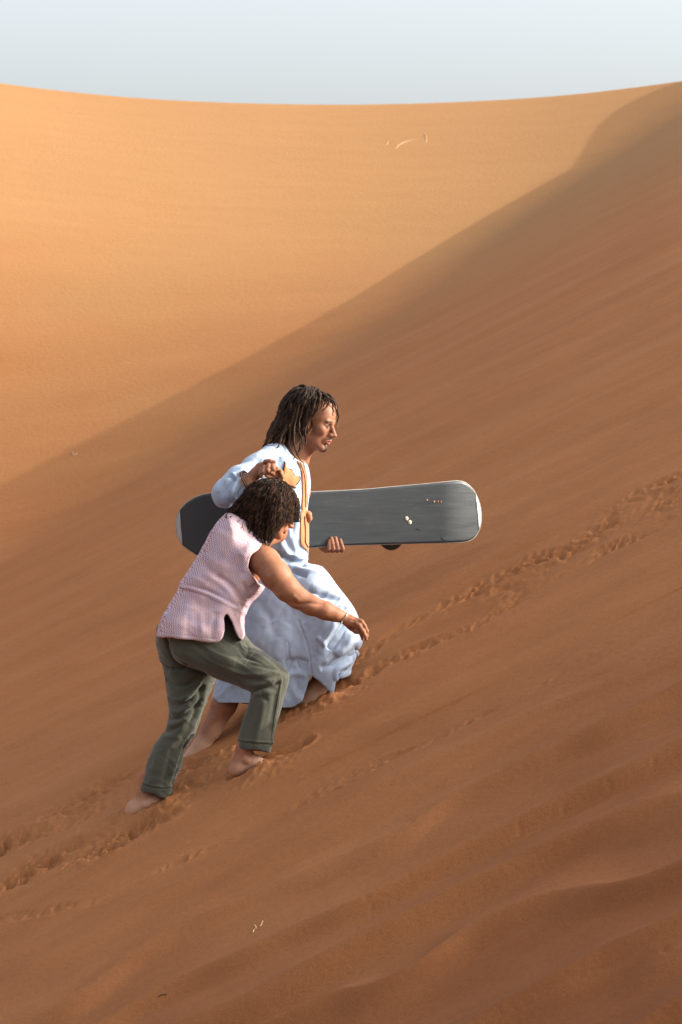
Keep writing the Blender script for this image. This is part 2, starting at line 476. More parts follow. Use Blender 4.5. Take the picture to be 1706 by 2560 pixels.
def sculpt(V, Q, strokes, front=True, gain=1.0):
    """push the surface out (+) or in (-) along folds drawn as photo polylines: (points, width px, amount m[, sharp])"""
    N = normals(V, Q); px, py = toPX(V); disp = np.zeros(len(V))
    fw = sst((.25 - N[:, 1]) / .5) if front else np.ones(len(V))
    for st in strokes:
        pts, w, am = st[:3]; P = smooth_poly(pts, 6, False) if len(pts) > 2 else np.array(pts, float)
        lo = P.min(0) - 3 * w; hi = P.max(0) + 3 * w
        m = (px > lo[0]) & (px < hi[0]) & (py > lo[1]) & (py < hi[1])
        if not m.any(): continue
        X, Y = px[m], py[m]; dm = np.full(X.shape, 1e9); tt = np.zeros(X.shape); sg = np.zeros(X.shape); n = len(P) - 1
        for i in range(n):
            ax, ay = P[i]; bx, by = P[i + 1]; vx, vy = bx - ax, by - ay; L = vx * vx + vy * vy + 1e-9
            t = np.clip(((X - ax) * vx + (Y - ay) * vy) / L, 0, 1)
            qx, qy = X - ax - t * vx, Y - ay - t * vy; d = np.hypot(qx, qy)
            c = d < dm; dm[c] = d[c]; tt[c] = ((i + t) / n)[c]; sg[c] = np.sign(vx * qy - vy * qx)[c]
        tap = np.sqrt(np.clip(4 * tt * (1 - tt), 0, 1)) if len(st) < 5 or st[4] != 'full' else 1
        if len(st) > 3 and st[3] == 'step': g = np.exp(-(dm / w) ** 2) * (dm / w) * sg * 2.2
        elif len(st) > 3 and st[3] == 'sharp': g = np.exp(-dm / w)
        else: g = np.exp(-(dm / w) ** 2)
        disp[m] += am * gain * g * tap
    return V + N * (disp * fw)[:, None]

def wrinkle(V, Q, amp, fx, fz, ang, seed):
    """short sharp creases running along one direction of the cloth"""
    N = normals(V, Q); c, s = math.cos(ang), math.sin(ang)
    a, b = V[:, 0] * c + V[:, 2] * s, -V[:, 0] * s + V[:, 2] * c
    wv = fbm(a * 4, b * 4, V[:, 1] * 4, o=2, seed=seed + 3) * .5
    r = 1 - np.abs(fbm(a * fx + wv, b * fz + wv, V[:, 1] * fz * .6, o=2, seed=seed)) * 2.2
    gate = sst(fbm(a * 5, b * 5, V[:, 1] * 5, o=2, seed=seed + 9) * 1.2 + .45)
    return V + N * (amp * np.clip(r, -.4, 1) * gate)[:, None]
def bvh(V, Q): return BVHTree.FromPolygons([tuple(v) for v in V.tolist()], Q.tolist())
CAM = Vector((0, -D, 0))
def hit(tree, px, py, far=30):
    t = Vector(W(px, py, 0)); d = (t - CAM).normalized()
    loc, nor, idx, dist = tree.ray_cast(CAM, d, far)
    return loc, nor

def applique(name, poly, tree, off=.003, mat=None, parent=None, step=4., n=4, drop=.012):
    """cloth or paint piece laid on a garment: outline in photo px, follows the surface below, real thickness"""
    P = smooth_poly(poly, n) if n > 1 else np.array(poly, float)
    lo = P.min(0); hi = P.max(0)
    A, B = np.meshgrid(np.arange(lo[0], hi[0], step), np.arange(lo[1], hi[1], step), indexing='ij')
    d = poly_sdf(A.ravel(), B.ravel(), P); I = np.stack([A.ravel()[d > step * .45], B.ravel()[d > step * .45]], -1)
    allp = [Vector(p) for p in P.tolist()] + [Vector(p) for p in I.tolist()]
    v2, _, f2, _, _, _ = delaunay_2d_cdt(allp, [], [list(range(len(P)))], 1, 1e-4)
    V = []; miss = []
    for i, v in enumerate(v2):
        loc, nor = hit(tree, v[0], v[1])
        if loc is None: V.append(None); miss.append(i)
        else: V.append(np.array(loc + nor * off - Vector((0, 1, 0)) * .0005))
    good = [i for i in range(len(V)) if V[i] is not None]
    if not good: return None
    g2 = np.array([(v2[i][0], v2[i][1]) for i in good])
    for i in miss:
        j = good[int(np.argmin(((g2 - np.array(v2[i])[:2]) ** 2).sum(1)))]; V[i] = V[j].copy()
    V = np.array(V); nv = len(V)
    # back side, sunk a little, and a rim: closed solid
    F = [tuple(f) for f in f2]
    if np.cross(V[F[0][1]] - V[F[0][0]], V[F[0][2]] - V[F[0][0]])[1] > 0: F = [f[::-1] for f in F]
    cntE = {}
    for f in F:
        for a, b in zip(f, f[1:] + f[:1]): cntE[(a, b)] = 1
    bd = [(a, b) for (a, b) in cntE if (b, a) not in cntE]
    V2 = V + np.array([0, min(off + .002, drop), 0])
    FF = F + [tuple(i + nv for i in f[::-1]) for f in F] + [(b, a, a + nv, b + nv) for a, b in bd]
    return mesh_obj(name, np.concatenate([V, V2]), FF, mat, parent)

def tube(P, R, n=6):
    P = np.asarray(P, float); m = len(P); T = np.gradient(P, axis=0); T /= np.linalg.norm(T, axis=1)[:, None] + 1e-12
    u = np.cross(T[0], [.3, .9, .2]); u /= np.linalg.norm(u) + 1e-12
    V = np.zeros((m, n, 3)); a = np.arange(n) * 2 * math.pi / n
    for i in range(m):
        u = u - T[i] * (u @ T[i]); u /= np.linalg.norm(u) + 1e-12; w = np.cross(T[i], u)
        r = R[i] if hasattr(R, '__len__') else R
        V[i] = P[i] + r * (np.cos(a)[:, None] * u + np.sin(a)[:, None] * w)
    i = np.arange(m - 1)[:, None] * n; j = np.arange(n)[None, :]; j2 = (j + 1) % n
    F = np.stack([i + j, i + j2, i + n + j2, i + n + j], -1).reshape(-1, 4)
    return V.reshape(-1, 3), F
def tubes(list_):
    Vs, Fs, o = [], [], 0
    for V, F in list_:
        Vs.append(V); Fs.append(F + o); o += len(V)
    return np.concatenate(Vs), np.concatenate(Fs)
def join(parts):
    Vs, Fs, o = [], [], 0
    for V, Q in parts: Vs.append(V); Fs.append(Q + o); o += len(V)
    return np.concatenate(Vs), np.concatenate(Fs)
def set_attr(o, name, data):
    me = o.data; a = me.attributes.new(name, 'FLOAT', 'POINT'); a.data.foreach_set('value', np.asarray(data, np.float32))
def set_vec(o, name, data):
    me = o.data; a = me.attributes.new(name, 'FLOAT_VECTOR', 'POINT'); a.data.foreach_set('vector', np.asarray(data, np.float32).ravel())

# ------------------------------------------------------------------ a head in its own frame: f forward, s to its left, u up
def head_mesh(female=False, h=.0022):
    g = Grid((-.13, -.11, -.27), (.15, .11, .15), h)
    g.ell((-.015, 0, .040), (.098, .077, .088), .01)
    g.ell((.040, 0, .030), (.060, .064, .070), .03)
    g.ell((.045, 0, -.035), (.048, .054, .072), .025)
    for s in (-1, 1):
        g.cone((.0, s * .054, -.058), .016, (.078, s * .012, -.100), .013, .03)
        g.cone((.0, s * .054, -.058), .016, (-.005, s * .060, -.01), .018, .03)
        g.cone((.087, s * .038, .0205), .0085, (.0945, s * .010, .0195), .0085, .012)
        g.ell((.068, s * .046, -.020), (.022, .018, .018), .022)
        g.ell((.103, s * .031, .001), (.016, .018, .0125), .010, 'sub')
        g.ell((.0815, s * .031, .001), (.012, .0145, .0115), .003)
        g.cone((.0895, s * .018, .0065), .0022, (.0870, s * .046, .0055), .0022, .004)   # upper lid
        g.cone((.0915, s * .020, -.0060), .0022, (.0880, s * .043, -.0055), .0022, .004)
        g.ell((.108, s * .0125, -.036), (.011, .0085, .0080), .006)
        g.ell((.103, s * .0110, -.0425), (.0055, .0035, .004), .003, 'sub')
        # ear: rim with a hollow
        g.ell((-.012, s * .080, -.004), (.018, .0075, .031), .006)
        g.ell((-.008, s * .089, .000), (.010, .005, .018), .004, 'sub')
    g.cone((.094, 0, .010), .0075, (.119, 0, -.030), .0098, .010)
    g.cone((.100, 0, -.034), .010, (.122, 0, -.033), .0088, .008)
    # mouth, slightly open
    g.ell((.090, 0, -.062), (.020, .026, .020), .014)
    g.chain([((.090, -.022, -.0635), .0035), ((.104, -.007, -.0590), .0058), ((.1055, 0, -.0600), .0048), ((.104, .007, -.0590), .0058), ((.090, .022, -.0635), .0035)], .005)
    g.chain([((.088, -.020, -.0670), .0038), ((.099, 0, -.0755), .0072), ((.088, .020, -.0670), .0038)], .005)
    g.ell((.104, 0, -.0668), (.013, .016, .0028), .002, 'sub')
    g.ell((.080, 0, -.1005), (.018, .021, .016), .014)
    g.ell((.094, 0, -.0855), (.008, .016, .006), .010, 'sub')
    nr = .048 if female else .058
    g.cone((-.022, 0, -.03), nr, (-.035, 0, -.16), nr, .03)
    g.cone((-.035, 0, -.16), nr, (-.045, 0, -.25), nr * 1.25, .03)
    g.cone((.038, 0, -.115), .009, (.030, 0, -.125), .008, .02)
    return g.mesh(1)

def head_paint(V):
    """colours of the face: 1 lips, 2 beard and brows, 3 teeth, 4 eye with painted brow shade"""
    f, s, u = V[:, 0], np.abs(V[:, 1]), V[:, 2]
    lips = sst((.0085 - np.abs(u + .0585)) / .003) * sst((.022 - s) / .005) * (f > .094) + sst((.0065 - np.abs(u + .0755)) / .003) * sst((.019 - s) / .005) * (f > .088)
    brow = sst((.0042 - np.abs(u - .0235 - .10 * (s - .030) * (s < .036) + .25 * np.maximum(s - .036, 0))) / .002) * sst((s - .010) / .004) * sst((.052 - s) / .006) * (f > .06)
    must = sst((.0045 - np.abs(u + .0505 + .30 * s)) / .003) * sst((.029 - s) / .006) * (f > .085)
    goat = sst((.021 - s) / .010) * sst((-.0835 - u) / .007) * (f > .068) * sst((u + .125) / .01)
    jaw = .35 * sst((.006 - np.abs(u + .085 + .45 * (.07 - f))) / .02) * (f > .01) * (f < .08)
    eye = sst((.0082 - np.abs(u - .0010)) / .002) * sst((.0135 - np.abs(s - .031)) / .003) * (f > .086) * (f < .1)  # dark eye band, shade under the brow painted in
    return np.clip(lips, 0, 1), np.clip(np.maximum.reduce([brow, must, goat, jaw]), 0, 1), np.clip(eye, 0, 1)

def head_frame(yaw_cam, pitch, roll=0):
    """facing +x, turned yaw_cam towards the camera, nodding down by pitch"""
    cy, sy = math.cos(yaw_cam), math.sin(yaw_cam)
    F = Vector((cy, -sy, 0)); Lf = Vector((sy, cy, 0)); U = Vector((0, 0, 1))
    R = Matrix.Rotation(pitch, 3, Lf)
    F, U = R @ F, R @ U
    R2 = Matrix.Rotation(roll, 3, F); U, Lf = R2 @ U, R2 @ Lf
    return np.array([F, Lf, U])          # rows: images of f, s, u

# ------------------------------------------------------------------ materials for people and board
def skin_mat(name, col, lip, beard):
    m, nt, b = newmat(name, .55, .2)
    v = coords(nt)
    n = noise(nt, v, 34, 6, .65)
    c = ramp(nt, n, [(.3, (col[0] * .80, col[1] * .74, col[2] * .72)), (.7, (col[0] * 1.16, col[1] * 1.18, col[2] * 1.2))]).outputs[0]
    def at(a): return nd(nt, 'ShaderNodeAttribute', attribute_name=a).outputs['Fac']
    c = mix(nt, at('lips'), c, lip); c = mix(nt, at('beard'), c, beard); c = mix(nt, at('eye'), c, (.05, .035, .03))
    dust = at('dust')
    c = mix(nt, dust, c, (.50, .30, .20))
    nt.links.new(c, b.inputs['Base Color'])
    b.inputs['Subsurface Weight'].default_value = .12; b.inputs['Subsurface Radius'].default_value = (.012, .005, .003)
    b.inputs['Subsurface Scale'].default_value = .6
    bump(nt, b, noise(nt, v, 260, 3), .25, .0008)
    return m

def cloth_mat(name, c0, c1, weave=700, rough=.9, sheen=.2):
    m, nt, b = newmat(name, rough, .15)
    v = coords(nt); n = noise(nt, v, 9, 5, .6)
    c = ramp(nt, n, [(.3, c0), (.7, c1)]).outputs[0]
    w = noise(nt, v, weave, 2, .7)
    c = mix(nt, 1.0, c, ramp(nt, w, [(.3, (.90, .90, .90)), (.7, (1.05, 1.05, 1.05))]).outputs[0], 'MULTIPLY')
    nt.links.new(c, b.inputs['Base Color'])
    b.inputs['Sheen Weight'].default_value = sheen; b.inputs['Sheen Roughness'].default_value = .5
    h = math_n(nt, 'ADD', math_n(nt, 'MULTIPLY', w, .35), noise(nt, v, 45, 5, .6, .6))
    bump(nt, b, h, .5, .003)
    return m

def blouse_mat():
    m, nt, b = newmat('blouse_fabric', .85, .15)
    a = nd(nt, 'ShaderNodeAttribute', attribute_name='weave').outputs['Vector']
    sp = nd(nt, 'ShaderNodeSeparateXYZ'); nt.links.new(a, sp.inputs[0])
    u, w = sp.outputs[0], sp.outputs[1]
    n = noise(nt, coords(nt), 30, 3)
    w2 = math_n(nt, 'ADD', w, math_n(nt, 'MULTIPLY', n, .006))
    row = math_n(nt, 'MULTIPLY', w2, 1 / .0090)
    fr = math_n(nt, 'FRACT', row)
    par = math_n(nt, 'MULTIPLY', math_n(nt, 'GREATER_THAN', math_n(nt, 'FRACT', math_n(nt, 'MULTIPLY', row, .5)), .5), 1.0)
    dirn = math_n(nt, 'SUBTRACT', math_n(nt, 'MULTIPLY', par, 2.0), 1.0)
    ph = math_n(nt, 'ADD', math_n(nt, 'MULTIPLY', u, 1 / .0068), math_n(nt, 'MULTIPLY', math_n(nt, 'MULTIPLY', fr, dirn), .75))
    tri = math_n(nt, 'ABSOLUTE', math_n(nt, 'SUBTRACT', math_n(nt, 'FRACT', ph), .5))
    k = ramp(nt, tri, [(.16, (0, 0, 0)), (.27, (1, 1, 1))]).outputs[0]
    k2 = math_n(nt, 'MULTIPLY', k, ramp(nt, math_n(nt, 'ABSOLUTE', math_n(nt, 'SUBTRACT', fr, .5)), [(.36, (1, 1, 1)), (.48, (.25, .25, .25))]).outputs[0])
    tint = ramp(nt, noise(nt, coords(nt), 14, 2), [(.38, (.25, .10, .13)), (.5, (.28, .10, .095)), (.62, (.19, .11, .20))]).outputs[0]
    base = ramp(nt, noise(nt, coords(nt), 8, 3), [(.35, (.55, .43, .46)), (.65, (.60, .50, .515))]).outputs[0]
    c = mix(nt, math_n(nt, 'MULTIPLY', k2, .85), base, tint)
    nt.links.new(c, b.inputs['Base Color'])
    bump(nt, b, math_n(nt, 'ADD', noise(nt, coords(nt), 500, 2), math_n(nt, 'MULTIPLY', noise(nt, coords(nt), 40, 4), 2.5)), .4, .002)
    return m

def hair_mat(name, c0, c1, tip, rough=.45):
    m, nt, b = newmat(name, .65, .12)
    t = nd(nt, 'ShaderNodeAttribute', attribute_name='tip').outputs['Fac']
    n = noise(nt, coords(nt), 90, 3)
    c = ramp(nt, n, [(.35, c0), (.65, c1)]).outputs[0]
    c = mix(nt, t, c, tip)
    nt.links.new(c, b.inputs['Base Color'])
    bump(nt, b, noise(nt, coords(nt, (1, 1, .4)), 420, 3, .7), .7, .002)
    return m

def set_volume_sign(V, Q):
    a, b_, c_ = V[Q[:, 0]], V[Q[:, 1]], V[Q[:, 2]]
    return V, (Q if (np.einsum('ij,ij->i', a, np.cross(b_, c_)).sum() > 0) else Q[:, ::-1])

# ------------------------------------------------------------------ THE MAN in the pale blue robe
man = empty('person', W(640, 1830, .40))
tag(man, 'long haired man in pale blue robe striding uphill with a snowboard under his far arm', 'person')
MR = head_frame(math.radians(22), math.radians(15), math.radians(0))
MC = W(780, 1054, .45)
def place_head(R, C, female=False, scale=1.0):
    V, Q = head_mesh(female); lp, be, ey = head_paint(V)
    return (V * scale) @ R + C, Q, lp, be, ey
hv, hq, lips, beard, eyes = place_head(MR, MC)

# hand, near arm: forearm rising out of the sleeve, fingers closed round the woman's hand
g = Grid(W(590, 1260, -.02) - .01, W(720, 1120, .24) + .01, .0024)
def w3(l): return [(W(*p), r) for p, r in l]
g.chain(w3([((585, 1224, .105), .030), ((618, 1205, .09), .029), ((640, 1184, .09), .0255), ((652, 1170, .09), .024)]), .01)
g.cone(W(654, 1172, .09), .023, W(674, 1163, .085), .024, .012, flat=(0, 1, 0), fl=1.25)
g.cone(W(668, 1172, .085), .020, W(684, 1170, .085), .017, .010)
for pts in ([((664, 1154, .07), .0105), ((676, 1153, .055), .0098), ((686, 1155, .055), .0088)],
            [((681, 1160, .06), .0110), ((683, 1171, .040), .0100), ((676, 1177, .042), .0088)],
            [((672, 1164, .05), .0112), ((670, 1176, .035), .0100), ((663, 1183, .042), .0088)],
            [((661, 1168, .05), .0108), ((658, 1180, .036), .0096), ((653, 1187, .044), .0084)],
            [((652, 1174, .055), .0098), ((651, 1184, .045), .0086), ((655, 1192, .052), .0074)]):
    g.chain(w3(pts), .004)
mh = g.mesh(1)
# far hand, fingers over the lower edge of the board
g = Grid(W(795, 1395, .66) - .01, W(875, 1335, .85) + .01, .0022)
BY = .735
def bd(px): return BY + (px - 820) / 565 * math.tan(math.radians(16))       # depth of the board's front face
for (tx, ty, bx_, by_, r) in ((824, 1352, 823, 1373, .0098), (829, 1346, 834, 1373, .0104), (839, 1345, 845, 1373, .0104), (851, 1350, 857, 1373, .0096)):
    d0 = bd(tx) - .012
    g.chain([(W(tx, ty, d0), r * .84), (W((tx + bx_) / 2, (ty + by_) / 2, d0 - .003), r * .97), (W(bx_, by_ - 1, d0 - .001), r), (W(bx_ - 2, by_ + 3, d0 + .018), r * 1.05), (W(bx_ - 6, by_ - 2, d0 + .045), r * 1.1)], .003)
g.cone(W(818, 1372, .775), .019, W(850, 1366, .765), .018, .010)
g.cone(W(812, 1366, .785), .024, W(838, 1350, .79), .022, .012)
g.cone(W(806, 1362, .79), .020, W(795, 1345, .80), .024, .012)
g.chain([(W(815, 1360, .80), .013), (W(828, 1335, .79), .011), (W(836, 1322, .785), .009)], .006)
mf = g.mesh(1)
# rest of the body
g = Grid(W(440, 1960, .04) - .02, W(930, 1090, .95) + .04, .0075)
P = lambda *a: W(*a)
g.chain([(P(735, 1170, .45), .06), (P(715, 1210, .45), .11), (P(700, 1290, .45), .105), (P(690, 1380, .45), .11), (P(688, 1440, .45), .105)], .04)
g.chain([(P(690, 1180, .36), .045), (P(660, 1175, .30), .04), (P(574, 1230, .13), .034), (P(600, 1214, .10), .030)], .03)
g.chain([(P(720, 1170, .62), .05), (P(745, 1300, .84), .040), (P(797, 1352, .80), .026)], .03)
g.chain([(P(670, 1440, .50), .08), (P(618, 1620, .46), .062), (P(578, 1728, .42), .054), (P(560, 1762, .40), .0545), (P(528, 1826, .385), .043), (P(503, 1866, .38), .036)], .02)
g.chain([(P(500, 1868, .38), .036), (P(482, 1892, .38), .033), (P(470, 1900, .38), .028)], .02)
g.chain([(P(490, 1888, .38), .034), (P(530, 1885, .37), .030), (P(570, 1878, .36), .022)], .02)
g.chain([(P(700, 1440, .40), .07), (P(862, 1580, .33), .055), (P(822, 1680, .33), .052), (P(778, 1742, .34), .040), (P(762, 1762, .34), .034)], .02)
g.chain([(P(768, 1758, .34), .034), (P(800, 1752, .34), .030), (P(830, 1745, .34), .02)], .02)
mb = g.mesh(2)
MV, MQ = join([(hv, hq), mh, mf, mb])
nh = len(hv); ex = len(MV) - nh
body = mesh_obj('body', MV, MQ, skin_mat('man_skin', (.25, .108, .060), (.30, .10, .085), (.035, .022, .016)), man)
for nme, a in (('lips', lips), ('beard', beard), ('eye', eyes)): set_attr(body, nme, np.concatenate([a, np.zeros(ex)]))
gz = ground_base(MV[:, 0], MV[:, 1]); set_attr(body, 'dust', .8 * sst((.10 - (MV[:, 2] - gz)) / .09))
def teeth(R, C, parent):
    P = [np.array([.098 - abs(t) ** 2 * 14, t, -.0652]) for t in np.linspace(-.014, .014, 9)]
    V, F = tube(np.array(P) @ R + C, .0028, 6)
    mesh_obj('teeth', V, F, plain('tooth_enamel', (.75, .68, .55), .3), parent)
teeth(MR, MC, man)

# robe
MAN_T = [(697,1106),(677,1112),(658,1121),(640,1140),(628,1175),(620,1220),(612,1290),(606,1360),(604,1430),(650,1460),(720,1445),(763,1409),(771,1391),(772.5,1364),(772,1320),(770,1275),(776,1234),(778,1213),(777,1188),(773,1170),(766,1157),(752,1151),(728,1134),(712,1114)]
SK_B = [(606,1400),(600,1450),(592,1550),(577,1620),(548,1690),(524,1760),(505,1815),(620,1850),(760,1830),(850,1770),(876,1700),(879,1671),(885,1655),(893,1640),(897,1627),(905,1614),(906.5,1602),(901,1580),(896,1550),(891,1533),(885,1518),(875.5,1504),(859,1485),(841,1458),(825,1435),(811,1421),(795,1412),(779,1409),(755,1407),(700,1395),(650,1390)]
SK_CL = [(470,1330),(1000,1330),(960,1640),(889,1668),(876,1684),(862,1692),(843,1699),(838,1704),(837,1722),(835,1741),(820,1726),(802,1706),(786,1694),(779,1690),(774,1700),(765,1729),(758,1748),(747,1761),(731,1770),(710,1771),(660,1765),(621,1760),(592,1759),(525,1756),(480,1752)]
SHZ = [(470,1585),(960,1585),(960,1900),(470,1900)]
g = Grid(W(480, 1790, .02) - .02, W(925, 1090, .92) + .02, .0054)
g.slab(MAN_T, [(690,1180,.44,.19),(740,1180,.43,.14),(770,1200,.40,.10),(690,1300,.45,.17),(690,1420,.45,.17)], .13, .02)
g.slab(SK_B, [(690,1420,.45,.17),(800,1450,.36,.13),(870,1540,.33,.13),(860,1650,.34,.13),(700,1560,.44,.19),(700,1720,.42,.17),(580,1700,.43,.13)], .15, .03, clip=SK_CL, shell=(SHZ, .0105))
# near sleeve: shoulder, elbow, forearm; far sleeve behind the board
g.chain(w3([((676, 1150, .30), .060), ((648, 1172, .25), .062), ((600, 1206, .17), .060), ((566, 1234, .125), .0585)]), .04)
g.chain(w3([((566, 1234, .125), .0585), ((588, 1222, .105), .053), ((613, 1207, .09), .048)]), .02)
c0 = W(600, 1214, .098); c1 = W(616, 1205, .0885); ax = (c1 - c0) / np.linalg.norm(c1 - c0)
g.ell(c1 + ax * .073, (.07, .07, .07), .003, 'sub')
g.cone(W(606, 1211, .094), .036, W(640, 1191, .078), .041, .003, 'sub')
g.chain(w3([((720, 1180, .60), .065), ((740, 1290, .80), .055), ((775, 1330, .80), .045)]), .03)
# collar opening
g.cone(W(738, 1150, .45), .050, W(752, 1120, .45), .058, .008, 'sub')
V, Q = g.mesh(2)
STR = [
 ([(764,1409),(738,1404),(705,1390),(672,1370)], 7, -.016), ([(770,1396),(740,1392),(708,1374)], 7, .007),
 ([(690,1290),(700,1350),(722,1392)], 8, .010), ([(706,1300),(716,1350),(735,1385)], 6, -.007), ([(722,1310),(732,1350),(744,1388)], 7, .006),
 ([(728,1424),(748,1433),(768,1439)], 5, -.014), ([(722,1412),(760,1424),(800,1427)], 6, .006),
 ([(768,1476),(800,1488),(850,1500)], 5, -.011), ([(838,1516),(852,1519),(868,1520)], 4, -.007), ([(780,1460),(820,1478),(868,1505)], 8, .006),
 ([(838,1558),(824,1585),(812,1608),(816,1616)], 5, .013), ([(866,1560),(846,1592),(822,1622)], 8, -.016), ([(880,1580),(868,1612),(840,1640)], 12, .012),
 ([(897,1626),(872,1640),(845,1654),(800,1672)], 6, -.024), ([(882,1650),(860,1662),(842,1676),(838,1700)], 6, .012), ([(866,1672),(852,1684),(846,1698)], 4, -.014),
 ([(792,1592),(802,1600),(813,1608)], 5, .008), ([(800,1630),(775,1650),(745,1668)], 9, -.006), ([(720,1560),(700,1600),(690,1650)], 14, .006), 
 ([(747,1552),(758,1582),(770,1621),(779,1684)], 1.8, -.0035, 'g', 'full'), ([(719,1600),(723,1630),(726,1660)], 1.8, -.003),
 ([(712,1660),(740,1650),(770,1662)], 8, -.007), ([(700,1690),(740,1684),(768,1690)], 9, .006), ([(640,1500),(670,1540),(690,1600)], 14, -.006), ([(600,1690),(640,1720),(700,1740)], 10, -.005),
 ([(612,1186),(588,1210),(572,1250)], 4.5, .006), ([(602,1186),(578,1206),(556,1240)], 4, -.006), ([(592,1188),(566,1206),(545,1232)], 4, .006), ([(618,1192),(604,1220),(590,1244)], 4, -.005),
 ([(577,1189),(587,1191),(595,1196)], 3, .009), ([(570,1196),(582,1197),(592,1202)], 3, -.008), ([(640,1150),(600,1180),(560,1210)], 8, .006), ([(655,1150),(625,1175),(595,1192)], 6, -.006),
 ([(700,1142),(697,1165),(702,1188)], 5, -.012), ([(709,1136),(710,1160),(714,1180)], 5, .007), ([(689,1140),(690,1160),(688,1176)], 5, .007), ([(725,1140),(730,1180),(730,1225)], 7, .004),
 ([(735,1230),(740,1290),(738,1340)], 6, .005), ([(727,1235),(732,1290),(730,1345)], 5, -.006), ([(742,1350),(755,1375),(768,1390)], 6, -.007),
]
V = sculpt(V, Q, STR, gain=1.4)
N = normals(V, Q); px, py = toPX(V)
V = V + N * (.0045 * fbm(V[:, 0] * 9 + V[:, 2] * 3, V[:, 2] * 7, V[:, 1] * 7, o=3, seed=5) + .0022 * fbm(V[:, 0] * 26, V[:, 2] * 20, V[:, 1] * 20, o=2, seed=6))[:, None]
V = wrinkle(V, Q, .0032, 6, 20, math.radians(52), 77)
robe_m = cloth_mat('robe_cotton', (.29, .355, .46), (.335, .40, .50))
robe = mesh_obj('robe', V, Q, robe_m, man)
RT = bvh(V, Q)
orange = cloth_mat('orange_embroidery', (.36, .145, .058), (.42, .185, .080)); dark = plain('dark_thread', (.035, .03, .03), .9)
POCK = [(713,1155),(716,1167),(720,1173),(729.6,1178),(732.4,1186),(738,1190),(746,1190),(748.5,1197),(743,1207),(738,1211),(737,1218),(726,1214),(705,1212),(700,1200),(706,1188),(711,1165)]
def grow(poly, a):
    P = np.array(poly); c = P.mean(0); d = P - c; return P + d / (np.linalg.norm(d, axis=1)[:, None]) * a
applique('pocket_border', grow(POCK, 3.0), RT, .0025, dark, robe)
applique('pocket', POCK, RT, .0040, orange, robe)
inner = cloth_mat('undershirt_cotton', (.34, .35, .33), (.38, .38, .36))
applique('shirt_front', [(757,1152),(767,1158),(773,1170),(776.5,1188),(777,1213),(775,1236),(769,1262),(767,1240),(766,1199),(761,1171)], RT, .002, inner, robe, n=3)
pl = applique('placket', [(742,1154),(750.6,1171),(754.4,1196),(756,1234),(754,1274),(766,1274),(768,1234),(766,1199.5),(760,1171),(753,1153)], RT, .0022, orange, robe, n=3)
pn = applique('sash_panel', [(753.5,1277),(767,1277),(771,1284),(772,1349),(770.5,1380),(767,1377),(754.4,1366),(750.6,1356),(749.7,1329),(750.6,1301)], RT, .0026, orange, robe, n=3)
def thread(name, pts, parent, r=.0016, off=.0038, m=dark):
    out = []
    for p in smooth_poly(pts, 6, False):
        l, n = hit(RT, *p)
        if l is not None: out.append(np.array(l + n * off))
    if len(out) > 3:
        V, F = tube(out, r, 5); return mesh_obj(name, V, F, m, parent)
thread('piping', [(751,1158),(761,1192),(763,1225),(763,1268)], pl)
thread('piping', [(760,1291),(762,1330),(762,1354),(769,1368)], pn, .0024, .0045)
g = Grid(W(755, 1320, .2) - .02, W(790, 1260, .5) + .02, .003)
l, n = hit(RT, 766, 1292); zz = l.y if l else .35
g.chain(w3([((764, 1279, zz), .010), ((772, 1286, zz - .005), .013), ((775, 1296, zz), .010), ((772, 1306, zz + .01), .005)]), .008)
kv, kq = g.mesh(1); mesh_obj('sash_knot', kv, kq, orange, robe)
# cuff bands round the near sleeve
c0 = W(600, 1214, .098); c1 = W(616, 1205, .0885); ax = (c1 - c0) / np.linalg.norm(c1 - c0)
u = np.cross(ax, [0, 1, 0]); u /= np.linalg.norm(u); w_ = np.cross(ax, u)
for j, (dd, mm, rr) in enumerate(((-.002, orange, .0035), (.0035, dark, .0028), (.0085, orange, .0030), (.0125, dark, .0025))):
    a = np.linspace(0, 2 * math.pi, 41); c = c1 + ax * dd
    ring = c + (.0488 + .001 * np.sin(3 * a)[:, None]) * (np.cos(a)[:, None] * u + np.sin(a)[:, None] * w_)
    Vr, Fr = tube(ring, rr, 6); mesh_obj('cuff_trim', Vr, Fr, mm, robe)

# dreadlocks
HB = [(828,998),(812,985),(790,977),(770,971),(748,973),(728,987),(712,1002),(702,1022),(698,1045),(687,1062),(678,1080),(674,1098),(692,1106),(712,1106),(730,1112),(738,1095),(744,1068),(752,1046),(768,1040),(788,1030),(800,1012),(814,1006)]
g = Grid(W(655, 1135, .28) - .02, W(860, 955, .62) + .02, .0035)
g.slab(HB, [(770,990,.44,.085),(720,1040,.47,.10),(690,1090,.50,.09),(815,995,.41,.06)], .09, .01)
g.ell(MC + np.array([-.022, .01, .052]), (.098, .092, .096), .02)
g.ell(MC + np.array([.06, -.05, -.035]), (.055, .075, .078), .01, 'sub')
hbV, hbQ = g.mesh(2); HT = bvh(hbV, hbQ)
hbpx = toPX(hbV)
manhair_m = hair_mat('dreadlock_hair', (.009, .006, .0045), (.028, .015, .009), (.24, .115, .042), .5)
rnd = random.Random(4)
